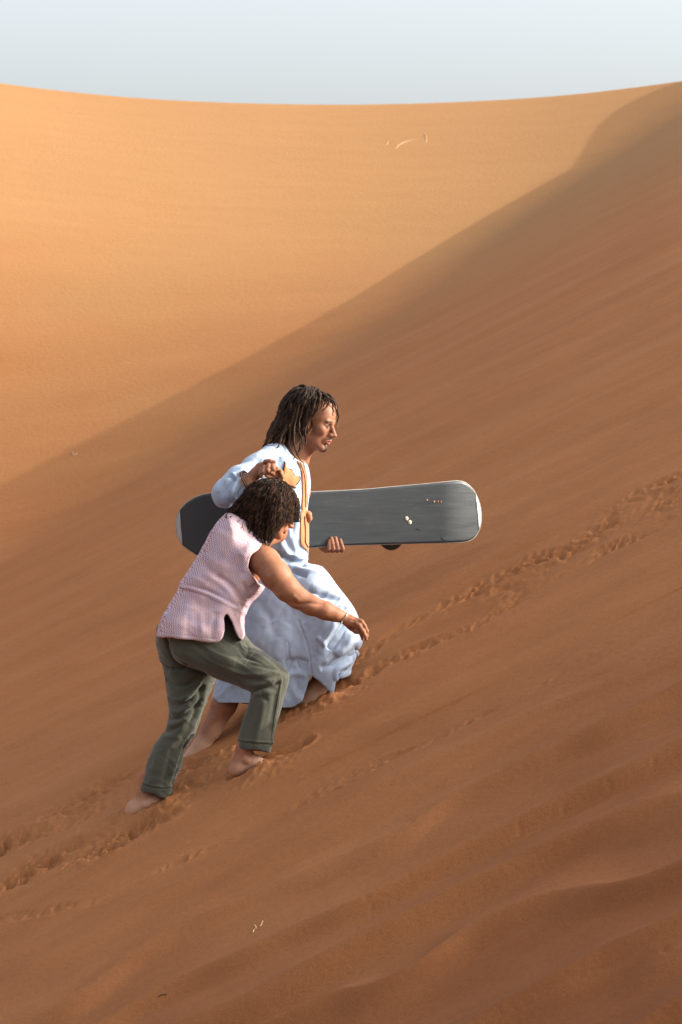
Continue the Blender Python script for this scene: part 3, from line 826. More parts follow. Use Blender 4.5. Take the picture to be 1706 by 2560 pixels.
def trace(tree, p, crown, n, step, off, grav, drift, wig, rg, leave=None, jit=.38):
    """strand over the hair volume: along its surface away from the crown, then hanging free"""
    pts = [p.copy()]; d = Vector((0, 0, -1)); ph = rg.random() * 9; free = False
    for i in range(n):
        q = pts[-1]; loc, nor, _, dist = tree.find_nearest(q)
        if loc is None: break
        fl = (q - crown); fl = fl.normalized() * .6 + Vector((0, 0, -grav)) + drift
        fl += Vector((math.sin(ph + i * wig), math.cos(ph * 1.7 + i * wig * 1.3), math.sin(ph * .7 + i * wig * .8))) * jit
        if not free:
            t = fl - nor * fl.dot(nor)
            if nor.z < -.35 or t.length < .15: free = True
        if free: t = fl + Vector((0, 0, -.5))
        d = (d * .45 + t.normalized() * .55).normalized(); q2 = q + d * step
        if not free:
            l2, n2, _, _ = tree.find_nearest(q2); q2 = l2 + n2 * off
        pts.append(q2)
    return pts
strands = []; tips = []
crown = Vector(W(778, 975, .44))
def add_strand(P, r0, r1, blond, n=6):
    P = np.array([list(p) for p in P]); m = len(P)
    if m < 4: return
    R = r0 + (r1 - r0) * np.linspace(0, 1, m) ** 1.5
    R = R * (1 + .22 * np.sin(np.linspace(0, m * 1.3, m) + rnd.random() * 6)); R[-1] *= .4; R[0] *= .6
    V, F = tube(P, R, n); strands.append((V, F))
    t = np.clip(np.linspace(-1.6, 1.0, m), 0, 1) ** 1.1 * blond * 1.1 + .05 * blond; tips.append(np.repeat(t, n))
N_ = normals(hbV, hbQ); cand = [i for i in range(len(hbV)) if N_[i, 2] > -.2]
fpx, fpy = hbpx
for k in range(330):
    i = rnd.choice(cand); p = Vector(hbV[i]) + Vector(N_[i]) * .004
    ln = int(rnd.uniform(.09, .26) / .011)
    P = trace(HT, p, crown, ln, .011, rnd.uniform(.003, .010), .95, Vector((-.42, 0, 0)), .55, rnd, jit=.75)
    # keep locks off the face
    Q2 = []
    for q in P:
        x_, y_ = toPX(np.array(q)); 
        if x_ > 782 and y_ > 1034 - (x_ - 782) * .55 and q.y < .5: break
        if y_ > 1150 or (y_ > 1122 and x_ < 700 and rnd.random() < .5): break
        Q2.append(q)
    add_strand(Q2, rnd.uniform(.0036, .0086), .0024, rnd.choice((0, .1, .3, .5, .9)))
def lock(pts, r0, r1, bl):
    P = smooth_poly([list(W(*p)) for p in pts], 6, False)
    P = P + .0022 * np.stack([vnoise(np.arange(len(P)) * .6, np.full(len(P), k + len(pts) * 3.3)) for k in range(3)], -1)
    add_strand(P, r0, r1, bl)
for L in ([(818,985,.40),(834,998,.37),(843,1018,.36),(846,1040,.355),(843,1060,.36),(840,1074,.36)], [(815,988,.37),(829,1003,.34),(833,1022,.335),(833,1040,.335)],
          [(812,986,.36),(826,996,.34),(838,1008,.35),(842,1024,.35)], [(800,992,.33),(797,1015,.325),(787,1035,.325),(776,1052,.33),(770,1072,.335)],
          [(790,992,.33),(784,1020,.32),(775,1045,.325),(764,1070,.33),(760,1095,.34)], [(775,1000,.33),(768,1035,.325),(760,1065,.33),(748,1090,.335),(745,1100,.33)],
          [(765,1000,.33),(752,1040,.325),(747,1070,.32),(754,1095,.33),(757,1118,.34),(755,1124,.34)], [(750,1010,.33),(738,1060,.32),(735,1100,.30),(742,1130,.30),(751,1148,.31),(758,1156,.32)],
          [(740,1020,.33),(728,1070,.32),(724,1110,.30),(734,1134,.28),(746,1148,.29)], [(770,1040,.325),(763,1080,.33),(765,1105,.34),(763,1112,.34)],
          [(700,1040,.36),(684,1070,.35),(674,1095,.35),(668,1116,.34)], [(690,1060,.36),(674,1085,.36),(664,1102,.35),(659,1104,.34)], [(720,1060,.33),(705,1090,.31),(698,1112,.28),(688,1124,.27)],
          [(830,1000,.38),(838,1010,.40),(842,1020,.41),(843,1032,.42)], [(805,985,.35),(818,992,.34),(824,1006,.335),(812,1022,.32),(806,1030,.32)]):
    lock(L, .0055, .0024, rnd.choice((.6, .95)))
sv, sq = tubes(strands)
hairV = np.concatenate([hbV, sv]); hairQ = np.concatenate([hbQ, sq + len(hbV)])
mhair = mesh_obj('hair', hairV, hairQ, manhair_m, man)
set_attr(mhair, 'tip', np.concatenate([np.zeros(len(hbV)), np.concatenate(tips)]))

# ------------------------------------------------------------------ THE WOMAN bending forward beside him
wom = empty('person', W(480, 1960, -.05))
tag(wom, 'barefoot woman with curly dark hair in pink patterned blouse and olive trousers bending uphill', 'person')
WR = head_frame(math.radians(-25), math.radians(28)); WC = W(684, 1270, -.05)
hv, hq, lips, beard, eyes = place_head(WR, WC, True, .93)
beard = beard * 0
g = Grid(W(615, 1625, -.36) - .01, W(935, 1335, -.08) + .01, .0028)
g.chain(w3([((640, 1388, -.13), .060), ((664, 1404, -.19), .060), ((690, 1438, -.23), .0605), ((718, 1472, -.245), .0515), ((744, 1494, -.25), .0435), ((778, 1513, -.25), .040), ((814, 1527, -.245), .0365), ((838, 1536, -.235), .028), ((856, 1542, -.225), .0235)]), .02)
g.cone(W(856, 1542, -.225), .0225, W(872, 1551, -.222), .024, .012, flat=(0, 1, 0), fl=1.25)
g.cone(W(872, 1551, -.222), .0245, W(893, 1558, -.222), .0225, .012, flat=(0, 1, 0), fl=1.6)
for pts in ([((892, 1549, -.225), .0095), ((904, 1554, -.232), .0098), ((912, 1565, -.236), .0088), ((918, 1578, -.232), .0078), ((919, 1590, -.225), .0066)],
            [((890, 1556, -.230), .0098), ((899, 1564, -.240), .0098), ((908, 1578, -.242), .0088), ((914, 1590, -.236), .0078), ((916, 1599, -.226), .0068)],
            [((887, 1562, -.222), .0095), ((895, 1571, -.222), .0092), ((903, 1584, -.220), .0084), ((907, 1597, -.214), .0072)],
            [((893, 1550, -.205), .0090), ((905, 1560, -.205), .0088), ((913, 1574, -.200), .0078), ((914, 1588, -.195), .0066)],
            [((868, 1560, -.205), .0125), ((879, 1571, -.200), .0108), ((890, 1579, -.200), .0098), ((897, 1581, -.205), .0084)]):
    g.chain(w3(pts), .0045)
wa = g.mesh(1)
wav = sculpt(wa[0], wa[1], [([(720,1502),(745,1512),(775,1508),(812,1512)], 5, -.005), ([(730,1488),(740,1494),(748,1502)], 5, .004), ([(700,1490),(722,1508)], 4, -.003), ([(872,1545),(885,1549),(896,1553)], 2, .0015), ([(874,1553),(886,1557),(894,1562)], 2, .0015)])
wa = (wav, wa[1])
# far hand held by the man
g = Grid(W(640, 1260, 0) - .02, W(725, 1150, .24) + .02, .0024)
g.chain(w3([((700, 1250, .18), .022), ((702, 1222, .165), .020), ((699, 1202, .125), .019), ((690, 1188, .095), .022)]), .012)
for pts in ([((694, 1190, .085), .012), ((699, 1177, .075), .0098), ((693, 1172, .062), .0088), ((686, 1176, .056), .0080)],
            [((698, 1192, .090), .012), ((704, 1182, .080), .0095), ((701, 1176, .066), .0085)],
            [((688, 1190, .085), .012), ((682, 1182, .060), .0095), ((676, 1180, .052), .0085), ((673, 1182, .052), .0072)],
            [((684, 1194, .085), .011), ((672, 1190, .062), .0090), ((666, 1189, .056), .0078)],
            [((702, 1200, .09), .011), ((706, 1192, .075), .0090), ((703, 1184, .066), .0078)]):
    g.chain(w3(pts), .004)
wh = g.mesh(1)
# feet and ankles
g = Grid(W(285, 2080, -.35) - .02, W(700, 1840, .14) + .02, .0034)
def foot(ax, ay, hx, hy, tx, ty, d, m=1.0):
    g.chain(w3([((ax + 7, ay - 40, d), .033), ((ax, ay, d), .035 * m), ((ax - 6, ay + 22, d), .0315 * m)]), .015)
    g.chain(w3([((ax - 6, ay + 18, d), .031), ((hx + 20, hy - 20, d), .031), ((hx + 16, hy - 14, d), .028)]), .014)
    g.chain(w3([((hx + 20, hy - 17, d), .030), ((ax + 22, (hy + ty) / 2 - 22, d), .031), ((tx - 30, ty - 10, d), .024), ((tx, ty, d), .018)]), .016)
    g.ell(W(ax + 4, ay + 28, d - .030), (.014, .012, .014), .014)
foot(362, 1984, 315, 2042, 420, 2012, .0)
foot(612, 1872, 573, 1938, 672, 1916, -.2)
wf = g.mesh(1)
g = Grid(W(330, 2000, -.35) - .02, W(760, 1280, .26) + .03, .0075)
P = lambda *a: W(*a)
g.chain([(P(640, 1345, -.05), .06), (P(600, 1400, -.05), .11), (P(550, 1470, -.06), .11), (P(490, 1570, -.07), .13)], .04)
g.chain([(P(640, 1380, -.12), .06), (P(655, 1395, -.17), .055)], .04)
g.chain([(P(640, 1350, .04), .055), (P(690, 1330, .17), .045), (P(700, 1245, .18), .024)], .03)
g.chain([(P(500, 1610, -.15), .08), (P(668, 1688, -.19), .048), (P(656, 1780, -.2), .038), (P(616, 1872, -.2), .031)], .02)
g.chain([(P(460, 1610, .02), .07), (P(474, 1700, .03), .05), (P(440, 1830, .02), .038), (P(368, 1978, .0), .030)], .02)
wb = g.mesh(2)
BV, BQ = join([(hv, hq), wa, wh, wf, wb]); ex = len(BV) - len(hv)
body = mesh_obj('body', BV, BQ, skin_mat('woman_skin', (.285, .122, .064), (.45, .15, .13), (.05, .03, .02)), wom)
for nme, a in (('lips', lips), ('beard', beard), ('eye', eyes)): set_attr(body, nme, np.concatenate([a, np.zeros(ex)]))
gz = ground_base(BV[:, 0], BV[:, 1]); set_attr(body, 'dust', .75 * sst((.09 - (BV[:, 2] - gz)) / .08))

# trousers
NEARL = [(430,1560),(421,1600),(425,1629),(437,1651),(462,1668),(510,1684),(541,1698),(567,1706),(599,1716),(624,1727),(628,1734),(624,1752),(615,1778),(604,1817),(596,1845),(591,1873),(589,1900),(630,1904),(668,1904),(676,1879),(683,1855),(687,1833),(698,1791),(710.5,1746),(721.6,1708),(723.5,1692),(717,1678),(694.5,1656),(663,1631),(631,1609),(613,1587),(596,1560),(560,1530),(500,1520)]
NEARC = [(400,1480),(760,1480),(760,1860),(690,1868),(675,1880),(662,1878.5),(645,1875.5),(631,1876),(610,1873.5),(592,1871.5),(560,1868),(400,1860)]
FARL = [(400,1560),(390.5,1600),(395,1635),(401,1657),(411,1683),(415.5,1715),(419,1743),(422,1775),(416,1817),(401,1839),(385,1861),(372,1893),(361,1925),(352,1954),(345,1978),(340,2005),(400,2020),(428,2010),(431,1979),(437,1954),(452,1919),(462,1881),(478,1855),(490,1836),(503,1798),(516,1762),(529,1727),(540,1695),(555,1650),(540,1580),(460,1540)]
FARC = [(300,1500),(620,1500),(620,1940),(435,1985),(425,1997),(407,1995),(385,1985),(362,1981),(345,1978),(300,1975)]
g = Grid(W(325, 2015, -.36) - .02, W(740, 1520, .18) + .02, .0048)
g.slab(FARL, [(450,1600,.03,.12),(470,1700,.04,.095),(430,1830,.02,.085),(385,1950,.0,.075)], .10, .015, clip=FARC, shell=([(300,1950),(620,1950),(620,2100),(300,2100)], .010))
g.slab(NEARL, [(480,1590,-.13,.115),(590,1590,-.10,.10),(560,1650,-.16,.112),(670,1680,-.19,.088),(665,1760,-.20,.075),(640,1850,-.2,.068)], .10, .022, clip=NEARC, shell=([(400,1845),(760,1845),(760,2000),(400,2000)], .010))
V, Q = g.mesh(2)
STR = [
 ([(420,1600),(426,1630),(442,1652),(471,1668),(510,1684)], 4.5, -.014, 'g', 'full'), ([(401,1657),(423,1672),(455,1672),(471,1667)], 4, -.010),
 ([(628,1732),(650,1722),(675,1718),(700,1706)], 4.5, -.012), ([(634,1738),(655,1735),(690,1728)], 5, .006), ([(600,1712),(640,1712),(690,1700)], 5, .005),
 ([(586,1684),(625,1696),(663,1697),(700,1686)], 4.5, -.0065), ([(602,1696),(640,1704),(672,1704)], 4, -.006), ([(560,1672),(610,1685),(660,1685),(700,1672)], 4.5, .004),
 ([(604,1640),(630,1648),(662,1664)], 3.5, -.004), ([(596,1625),(612,1640),(640,1650)], 3.5, -.004), ([(616,1628),(650,1640),(690,1668)], 4, .004), ([(625,1660),(660,1668),(706,1680)], 3.5, -.0035),
 ([(612,1604),(622,1622),(614,1640)], 3, -.004), ([(600,1600),(604,1618),(616,1630)], 3, .005),
 ([(704,1700),(697,1745),(688,1800),(678,1862)], 2, .0045, 'g', 'full'), ([(690,1720),(684,1770),(672,1830)], 7, -.004), ([(660,1740),(652,1800),(640,1860)], 9, .004), ([(640,1745),(628,1800),(618,1850)], 7, -.003),
 ([(656,1730),(660,1745),(672,1752)], 5, -.005),
 ([(415,1700),(440,1714),(470,1712),(500,1690)], 5, -.008), ([(418,1740),(440,1750),(470,1742),(505,1706)], 5, .008), ([(421,1752),(450,1762),(485,1740),(512,1712)], 4.5, -.010),
 ([(424,1775),(446,1780),(480,1764),(516,1730)], 5, .007), ([(420,1796),(445,1796),(475,1776),(506,1748)], 5, -.010), ([(418,1812),(436,1812),(470,1796),(500,1770)], 5, .007),
 ([(408,1830),(432,1824),(470,1806)], 5, -.006), ([(520,1700),(505,1760),(484,1815),(465,1850)], 6, .006), ([(507,1710),(494,1760),(470,1815)], 5, -.007),
 ([(484,1836),(468,1852),(458,1880),(446,1915)], 3.5, -.010), ([(474,1842),(458,1862),(440,1900),(430,1940)], 6, .006), ([(400,1846),(424,1842),(455,1846)], 6, .004),
 ([(400,1870),(390,1910),(378,1960)], 9, .004), ([(430,1870),(418,1920),(408,1970)], 7, -.005), ([(452,1900),(438,1940),(432,1975)], 4, -.006),
 ([(354,1955),(380,1964),(410,1968),(436,1966)], 2, .0035, 'g', 'full'), ([(355,1959),(380,1968),(410,1972),(436,1970)], 1.6, -.004, 'g', 'full'),
 ([(595,1850),(625,1853),(655,1856),(682,1856)], 2, .0035, 'g', 'full'), ([(595,1854),(625,1857),(655,1860),(682,1860)], 1.6, -.004, 'g', 'full'),
 ([(505,1615),(540,1640),(590,1650)], 16, .004),
]
V = sculpt(V, Q, STR, gain=1.3); N = normals(V, Q)
V = V + N * (.003 * fbm(V[:, 0] * 12, V[:, 2] * 10, V[:, 1] * 10, o=3, seed=15))[:, None]
V = wrinkle(V, Q, .0030, 5, 24, math.radians(-28), 87)
trousers = mesh_obj('trousers', V, Q, cloth_mat('olive_twill', (.054, .055, .038), (.070, .070, .049), 900, .8, .25), wom)
TT = bvh(V, Q)
tw = plain('olive_stitching', (.17, .18, .13), .8)
for pts in ([(640,1625),(628,1640),(620,1652),(612,1664)], [(703,1712),(696,1750),(688,1795),(680,1850)]):
    out = []
    for p in smooth_poly(pts, 6, False):
        l, n = hit(TT, *p)
        if l is not None: out.append(np.array(l + n * .0012))
    if len(out) > 3:
        v_, f_ = tube(out, .0011, 5); mesh_obj('seam', v_, f_, tw, trousers)

# blouse
BL_B = [(575,1283),(563,1287),(540,1310),(522,1338),(496.5,1386),(468,1431),(449,1459),(445,1475),(430,1501),(418,1520),(403,1545),(391,1590),(385,1640),(480,1680),(600,1670),(618,1610),(613,1552),(618,1533),(627,1510),(643,1493),(656,1478),(661,1469),(672,1440),(682,1400),(682,1362),(668,1352),(645,1330),(610,1295)]
BL_C = [(380,1240),(720,1240),(735,1340),(682,1358),(675,1361),(650,1373),(634,1384),(627,1392),(621,1408),(623,1425),(630,1437),(643,1453),(661,1468),(700,1500),(640,1545),(613,1556),(613,1587),(606.5,1602),(600,1597),(593,1588),(586,1568),(576,1546),(569,1536),(564,1537),(561,1548),(560,1577),(556,1594),(550,1602),(538,1607),(510,1605),(479,1599),(430,1594),(391,1592),(360,1590)]
g = Grid(W(370, 1625, -.34) - .02, W(705, 1265, .22) + .02, .0045)
g.slab(BL_B, [(600,1330,-.06,.17),(640,1380,-.07,.185),(560,1420,-.06,.17),(500,1500,-.07,.165),(450,1580,-.08,.20),(540,1580,-.09,.205),(600,1580,-.09,.20)], .12, .015, clip=BL_C, shell=([(380,1500),(640,1500),(640,1700),(380,1700)], .0095))
V, Q = g.mesh(2)
STR = [
 ([(450,1464),(474,1468),(525,1484),(563,1503),(599,1522)], 6, .007, 'step'), ([(538,1437),(573,1459),(599,1494),(611,1530)], 7, -.010), ([(520,1440),(556,1462),(585,1496),(600,1530)], 8, .006),
 ([(449,1476),(480,1478),(530,1492)], 5, -.006), ([(500,1400),(530,1430),(560,1445)], 9, -.005), ([(510,1380),(545,1410),(590,1425)], 10, .004), ([(627,1474),(640,1462),(652,1455)], 5, -.009),
 ([(612,1500),(628,1484),(646,1474)], 6, .006), ([(605,1455),(618,1478),(618,1500)], 5, -.007), ([(600,1380),(612,1400),(610,1430)], 7, .005), ([(640,1345),(620,1370),(612,1395)], 8, .004),
 ([(430,1510),(470,1520),(530,1535)], 10, .004), ([(420,1540),(470,1550),(540,1560)], 12, -.004), ([(500,1530),(505,1565),(505,1600)], 8, .005), ([(470,1535),(468,1570),(465,1596)], 8, -.004), ([(540,1530),(532,1570),(528,1600)], 7, -.005),
 ([(590,1530),(600,1560),(606,1590)], 5, .006), ([(466,1440),(500,1452),(520,1466)], 7, .004), ([(550,1320),(530,1350),(515,1380)], 12, .003),
 ([(625,1390),(619,1408),(621,1426),(632,1444)], 2.2, .004, 'g', 'full'), ([(396,1582),(440,1586),(490,1592),(540,1598)], 1.6, -.002, 'g', 'full'),
]
V = sculpt(V, Q, STR); N = normals(V, Q)
V = V + N * (.0035 * fbm(V[:, 0] * 11, V[:, 2] * 11, V[:, 1] * 11, o=3, seed=25))[:, None]
V = wrinkle(V, Q, .0022, 5, 18, math.radians(-25), 97)
blouse = mesh_obj('blouse', V, Q, blouse_mat(), wom)
ca, sa = math.cos(math.radians(-14)), math.sin(math.radians(-14))
set_vec(blouse, 'weave', np.stack([V[:, 0] * ca - V[:, 2] * sa + .35 * V[:, 1], V[:, 0] * sa + V[:, 2] * ca + .1 * V[:, 1], V[:, 1]], -1))

# bracelet
silver = plain('silver', (.62, .58, .50), .28, .5, metal=1.0)
br = empty('bracelet', W(860, 1544, -.225)); br.parent = wom; br.matrix_parent_inverse = Matrix.Translation(-Vector(wom.location)) 
c = W(862, 1545, -.225); ax = np.array([.80, .0, -.55]); ax /= np.linalg.norm(ax); u = np.cross(ax, [0, 1, 0]); u /= np.linalg.norm(u)
a = np.linspace(0, 2 * math.pi, 49)
ring = c + np.cos(a)[:, None] * u * .0275 + np.sin(a)[:, None] * np.array([0, 1, 0]) * .0265
bl = [tube(ring, .0022, 6)]
ring2 = W(857, 1556, -.225) + np.cos(a)[:, None] * (np.array([.3, 0, -1]) * .018) + np.sin(a)[:, None] * np.array([.05, 1, 0]) * .026
bl.append(tube(ring2, .0010, 5))
for aa in (-.35, 0, .35): bl.append(tube(np.array([c + u * .0275 * math.cos(math.pi + aa) + np.array([0, -1, 0]) * .0265 * math.sin(abs(aa) + .6) + np.array([0, 0, t]) for t in (-.004, 0, .004)]), [.002, .0042, .002], 6))
v_, f_ = tubes(bl); SCb = mesh_obj('bracelet', v_, f_, silver, wom)
bpy.data.objects.remove(br)

# curly hair
HBW = [(650,1204),(672,1198),(691,1199),(713,1208),(730,1227),(740,1245),(745,1266),(742,1284),(738,1294),(721,1301),(704,1309),(690,1322),(675,1336),(664,1348),(645,1340),(628,1328),(614,1314),(602,1300),(586,1288),(578,1276),(596,1256),(612,1236),(626,1217)]
g = Grid(W(570, 1370, -.22) - .02, W(765, 1185, .12) + .02, .0036)
g.slab(HBW, [(690,1250,-.05,.115),(640,1300,-.05,.115),(600,1280,-.05,.085),(730,1260,-.03,.085)], .09, .01)
g.ell(W(748, 1330, .02), (.040, .06, .032), .008, 'sub')
cv, cq = g.mesh(2)
N = normals(cv, cq)
cv = cv + N * (.004 * fbm(cv[:, 0] * 45, cv[:, 2] * 45, cv[:, 1] * 45, o=2, seed=33))[:, None]
CT = bvh(cv, cq); N = normals(cv, cq)
rnd = random.Random(9); strands = []; tips = []
crown = Vector(W(690, 1215, -.05))
cpx, cpy = toPX(cv)
vis = [i for i in range(len(cv)) if N[i, 1] < .35]; rest_ = [i for i in range(len(cv)) if N[i, 1] >= .35]
for k in range(2100):
    i = rnd.choice(vis if k % 5 else rest_); p = Vector(cv[i]) + Vector(N[i]) * .003
    n = rnd.randint(10, 22)
    P0 = trace(CT, p, crown, n, .0085, rnd.uniform(.002, .0075), 1.0, Vector((-.12, 0, 0)), .9, rnd)
    P0 = np.array([list(q) for q in P0]); m = len(P0)
    if m < 5: continue
    P1 = smooth_poly(P0, 4, False); T = np.gradient(P1, axis=0); T /= np.linalg.norm(T, axis=1)[:, None] + 1e-9
    u = np.cross(T, [.2, 1, .1]); u /= np.linalg.norm(u, axis=1)[:, None] + 1e-9; w_ = np.cross(T, u)
    s_ = np.cumsum(np.linalg.norm(np.gradient(P1, axis=0), axis=1)); kk = 2 * math.pi / rnd.uniform(.030, .065); ph = rnd.random() * 7
    cr = rnd.uniform(.0022, .0070) * np.linspace(.3, 1.3, len(s_))
    P1 = P1 + (np.cos(s_ * kk + ph) * cr)[:, None] * u + (np.sin(s_ * kk + ph) * cr)[:, None] * w_
    x_, y_ = toPX(P1[-1])
    P1 = P1[[j for j in range(len(P1)) if not (toPX(P1[j])[0] > 713 - .7 * max(0, toPX(P1[j])[1] - 1308) and toPX(P1[j])[1] > 1306)]]
    if len(P1) < 6: continue
    r = rnd.uniform(.0010, .0021); V, F = tube(P1, r * np.linspace(1.1, .45, len(P1)), 4); strands.append((V, F))
    t = rnd.choice((0, 0, .15, .4, .9)); tips.append(np.full(len(V), t))
def curl(pts, r=.0011, t=.2):
    V, F = tube(smooth_poly([list(W(*p)) for p in pts], 8, False), r, 5); strands.append((V, F)); tips.append(np.full(len(V), t))
for k in range(4):
    j = lambda: rnd.uniform(-3, 3)
    curl([(602 + j(), 1262 + j(), -.12), (588, 1277 + j(), -.13), (572, 1282 + j(), -.14), (565 + j(), 1290, -.15), (571, 1298 + j(), -.155), (579 + j(), 1290, -.155)])
curl([(606,1292,-.15),(597,1303,-.17),(592,1314,-.18),(600,1321,-.185),(608,1316,-.18)]); curl([(612,1300,-.16),(606,1312,-.18),(610,1326,-.19)])
curl([(745,1262,-.08),(751,1276,-.08),(748,1290,-.08),(741,1303,-.08),(735,1306,-.08)]); curl([(742,1280,-.09),(746,1294,-.09),(738,1304,-.09)])
sv, sq = tubes(strands)
wh_ = mesh_obj('hair', np.concatenate([cv, sv]), np.concatenate([cq, sq + len(cv)]), hair_mat('curly_hair', (.006, .004, .003), (.014, .008, .005), (.085, .038, .018), .38), wom)
set_attr(wh_, 'tip', np.concatenate([np.zeros(len(cv)), np.concatenate(tips)]))

# ------------------------------------------------------------------ snowboard
board = empty('snowboard', W(820, 1372, bd(820)))
tag(board, 'scratched dark grey snowboard held sideways with its base towards the viewer', 'snowboard')
TOPC = [(440.3,1312),(441.5,1300),(444,1288),(450,1276),(456.5,1267),(469,1255),(487,1244),(510,1236),(531,1233),(560,1230),(640,1230),(779,1230),(850,1227),(919,1223),(1051,1211),(1100,1206.5),(1131,1203),(1145,1202.6),(1154,1203.4),(1166,1208),(1176,1216),(1184,1225),(1190,1235),(1196,1249),(1201,1265),(1203.6,1282)]
BOTC = [(440.3,1316),(441,1327),(444,1338),(447,1345),(452,1355),(458,1364),(472,1374),(492.5,1387),(520,1392),(560,1388),(640,1375),(773,1369),(866,1363),(1002,1359.5),(1060,1358),(1104,1357),(1140,1356),(1158,1355),(1170,1353),(1181,1348),(1188,1342),(1194,1334),(1199,1324),(1202,1312),(1203.6,1298),(1204,1288)]
tp = np.array(TOPC); bt = np.array(BOTC)
NS = 150; th = np.linspace(0, math.pi, NS); cols = 440.5 + (1203.4 - 440.5) * (1 - np.cos(th)) / 2
ty = np.interp(cols, tp[:, 0], tp[:, 1]); by = np.interp(cols, bt[:, 0], bt[:, 1])
def bcurve(c):
    r = np.maximum(c - 1105, 0) / 565; l = np.maximum(645 - c, 0) / 565
    return BY + (c - 820) / 565 * math.tan(math.radians(16)) + 2.3 * r ** 2 + 1.6 * l ** 2 - .006 * np.cos((c - 820) / 300)
dep = bcurve(cols); NT = 26; V = []
tt = np.linspace(0, 1, NT)
for side, o_ in ((0, 0), (1, .010)):
    for i in range(NS):
        for t in tt: V.append(W(cols[i], ty[i] * (1 - t) + by[i] * t, dep[i]) + np.array([0, o_, 0]))
V = np.array(V); nn = NS * NT
i = np.arange(NS - 1)[:, None] * NT; j = np.arange(NT - 1)[None, :]
Ff = np.stack([i + j, i + j + 1, i + NT + j + 1, i + NT + j], -1).reshape(-1, 4)
loop = [k for k in range(NT)] + [r * NT + NT - 1 for r in range(1, NS)] + [(NS - 1) * NT + k for k in range(NT - 2, -1, -1)] + [r * NT for r in range(NS - 2, 0, -1)]
rim = np.array([[loop[k], loop[k - 1], loop[k - 1] + nn, loop[k] + nn] for k in range(len(loop))])
F = np.concatenate([Ff, Ff[:, ::-1] + nn, rim])
def board_mat():
    m, nt, b = newmat('board_base', .42, .5)
    v = coords(nt); s = noise(nt, coords(nt, (1.2, 1, 14), (0, math.radians(-2), 0)), 6, 6, .65)
    s2 = noise(nt, coords(nt, (3, 1, 60), (0, math.radians(-6), 0)), 5, 4, .6)
    c = ramp(nt, s, [(.25, (.017, .022, .025)), (.5, (.022, .027, .030)), (.8, (.032, .037, .040))]).outputs[0]
    c = mix(nt, ramp(nt, s2, [(.64, (0, 0, 0)), (.74, (.3, .3, .3))]).outputs[0], c, (.15, .16, .16))
    d = noise(nt, v, 7, 5); c = mix(nt, ramp(nt, d, [(.58, (0, 0, 0)), (.75, (.25, .25, .25))]).outputs[0], c, (.07, .055, .045))
    sx = nd(nt, 'ShaderNodeSeparateXYZ'); nt.links.new(v, sx.inputs[0])     # base colour goes near black towards the nose
    mr = nd(nt, 'ShaderNodeMapRange'); nt.links.new(sx.outputs[0], mr.inputs[0]); mr.inputs[1].default_value = -.30; mr.inputs[2].default_value = -.42
    c = mix(nt, mr.outputs[0], c, (.010, .010, .012))
    nt.links.new(c, b.inputs['Base Color'])
    r = ramp(nt, s, [(.3, (.36, .36, .36)), (.7, (.55, .55, .55))]).outputs[0]; nt.links.new(r, b.inputs['Roughness'])
    bump(nt, b, s2, .25, .001)
    return m
bb = mesh_obj('base', V, F, board_mat(), board)
bm = bb.data
BT = bvh(V, F)
edge_m = plain('board_edge', (.30, .27, .23), .5, .4)
lp = V[loop + [loop[0]]] + np.array([0, .004, 0])
v_, f_ = tube(lp, .0030, 6); mesh_obj('edge', v_, f_, edge_m, board)
tipm = plain('board_tip', (.62, .66, .60), .4, .4); tipg = plain('board_tail', (.34, .33, .31), .5, .3)
applique('tip', [(1189,1234),(1195,1248),(1200,1265),(1202.6,1284),(1202.6,1300),(1200.5,1313),(1198,1324),(1196,1310),(1194,1286),(1191,1258)], BT, .0012, tipm, board, n=1, step=3)
applique('tip', [(450.5,1277),(445,1288),(442,1301),(441.2,1314),(442.2,1328),(445,1339),(449,1348),(454,1357),(458,1363),(456,1345),(453,1315)], BT, .0012, tipg, board, n=1, step=3)
cream = plain('worn_cream', (.62, .52, .38), .6); fleck = plain('orange_flecks', (.55, .24, .10), .7)
for (x_, y_) in ((1017, 1296.5), (1025, 1305.5)):
    a = np.linspace(0, 2 * math.pi, 15)[:-1]
    w_ = applique('screw_plug', [(x_ + 4.6 * math.cos(t), y_ + 5.4 * math.sin(t)) for t in a], BT, .0012, cream, board, n=1, step=3)
    applique('slot', [(x_ - 1.2 + 2.2 * math.cos(t), y_ + .5 + 3.2 * math.sin(t)) for t in a], BT, .0020, plain('dull_brass', (.40, .32, .20), .6), w_, n=1, step=3)
for (x_, y_, w_, h_) in ((1068, 1250, 2.2, 2), (1086, 1254, 2.6, 2), (1095.5, 1254, 1.6, 2.6), (1103, 1255, 1.3, 3.2)):
    applique('orange_mark', [(x_ - w_, y_ - h_ * .6), (x_ + w_ * .7, y_ - h_), (x_ + w_, y_ + h_), (x_ - w_ * .5, y_ + h_ * .7)], BT, .001, fleck, board, n=1, step=2)
applique('gouge', [(1101,1343),(1107,1344.5),(1114,1349.5),(1113,1351),(1106,1347.5)], BT, .0008, plain('dark_gouge', (.01, .01, .012), .6), board, n=1, step=2)
applique('gouge', [(1040,1322),(1052,1324),(1054,1326),(1044,1324)], BT, .0008, plain('dark_scuff', (.02, .02, .022), .6), board, n=1, step=2)
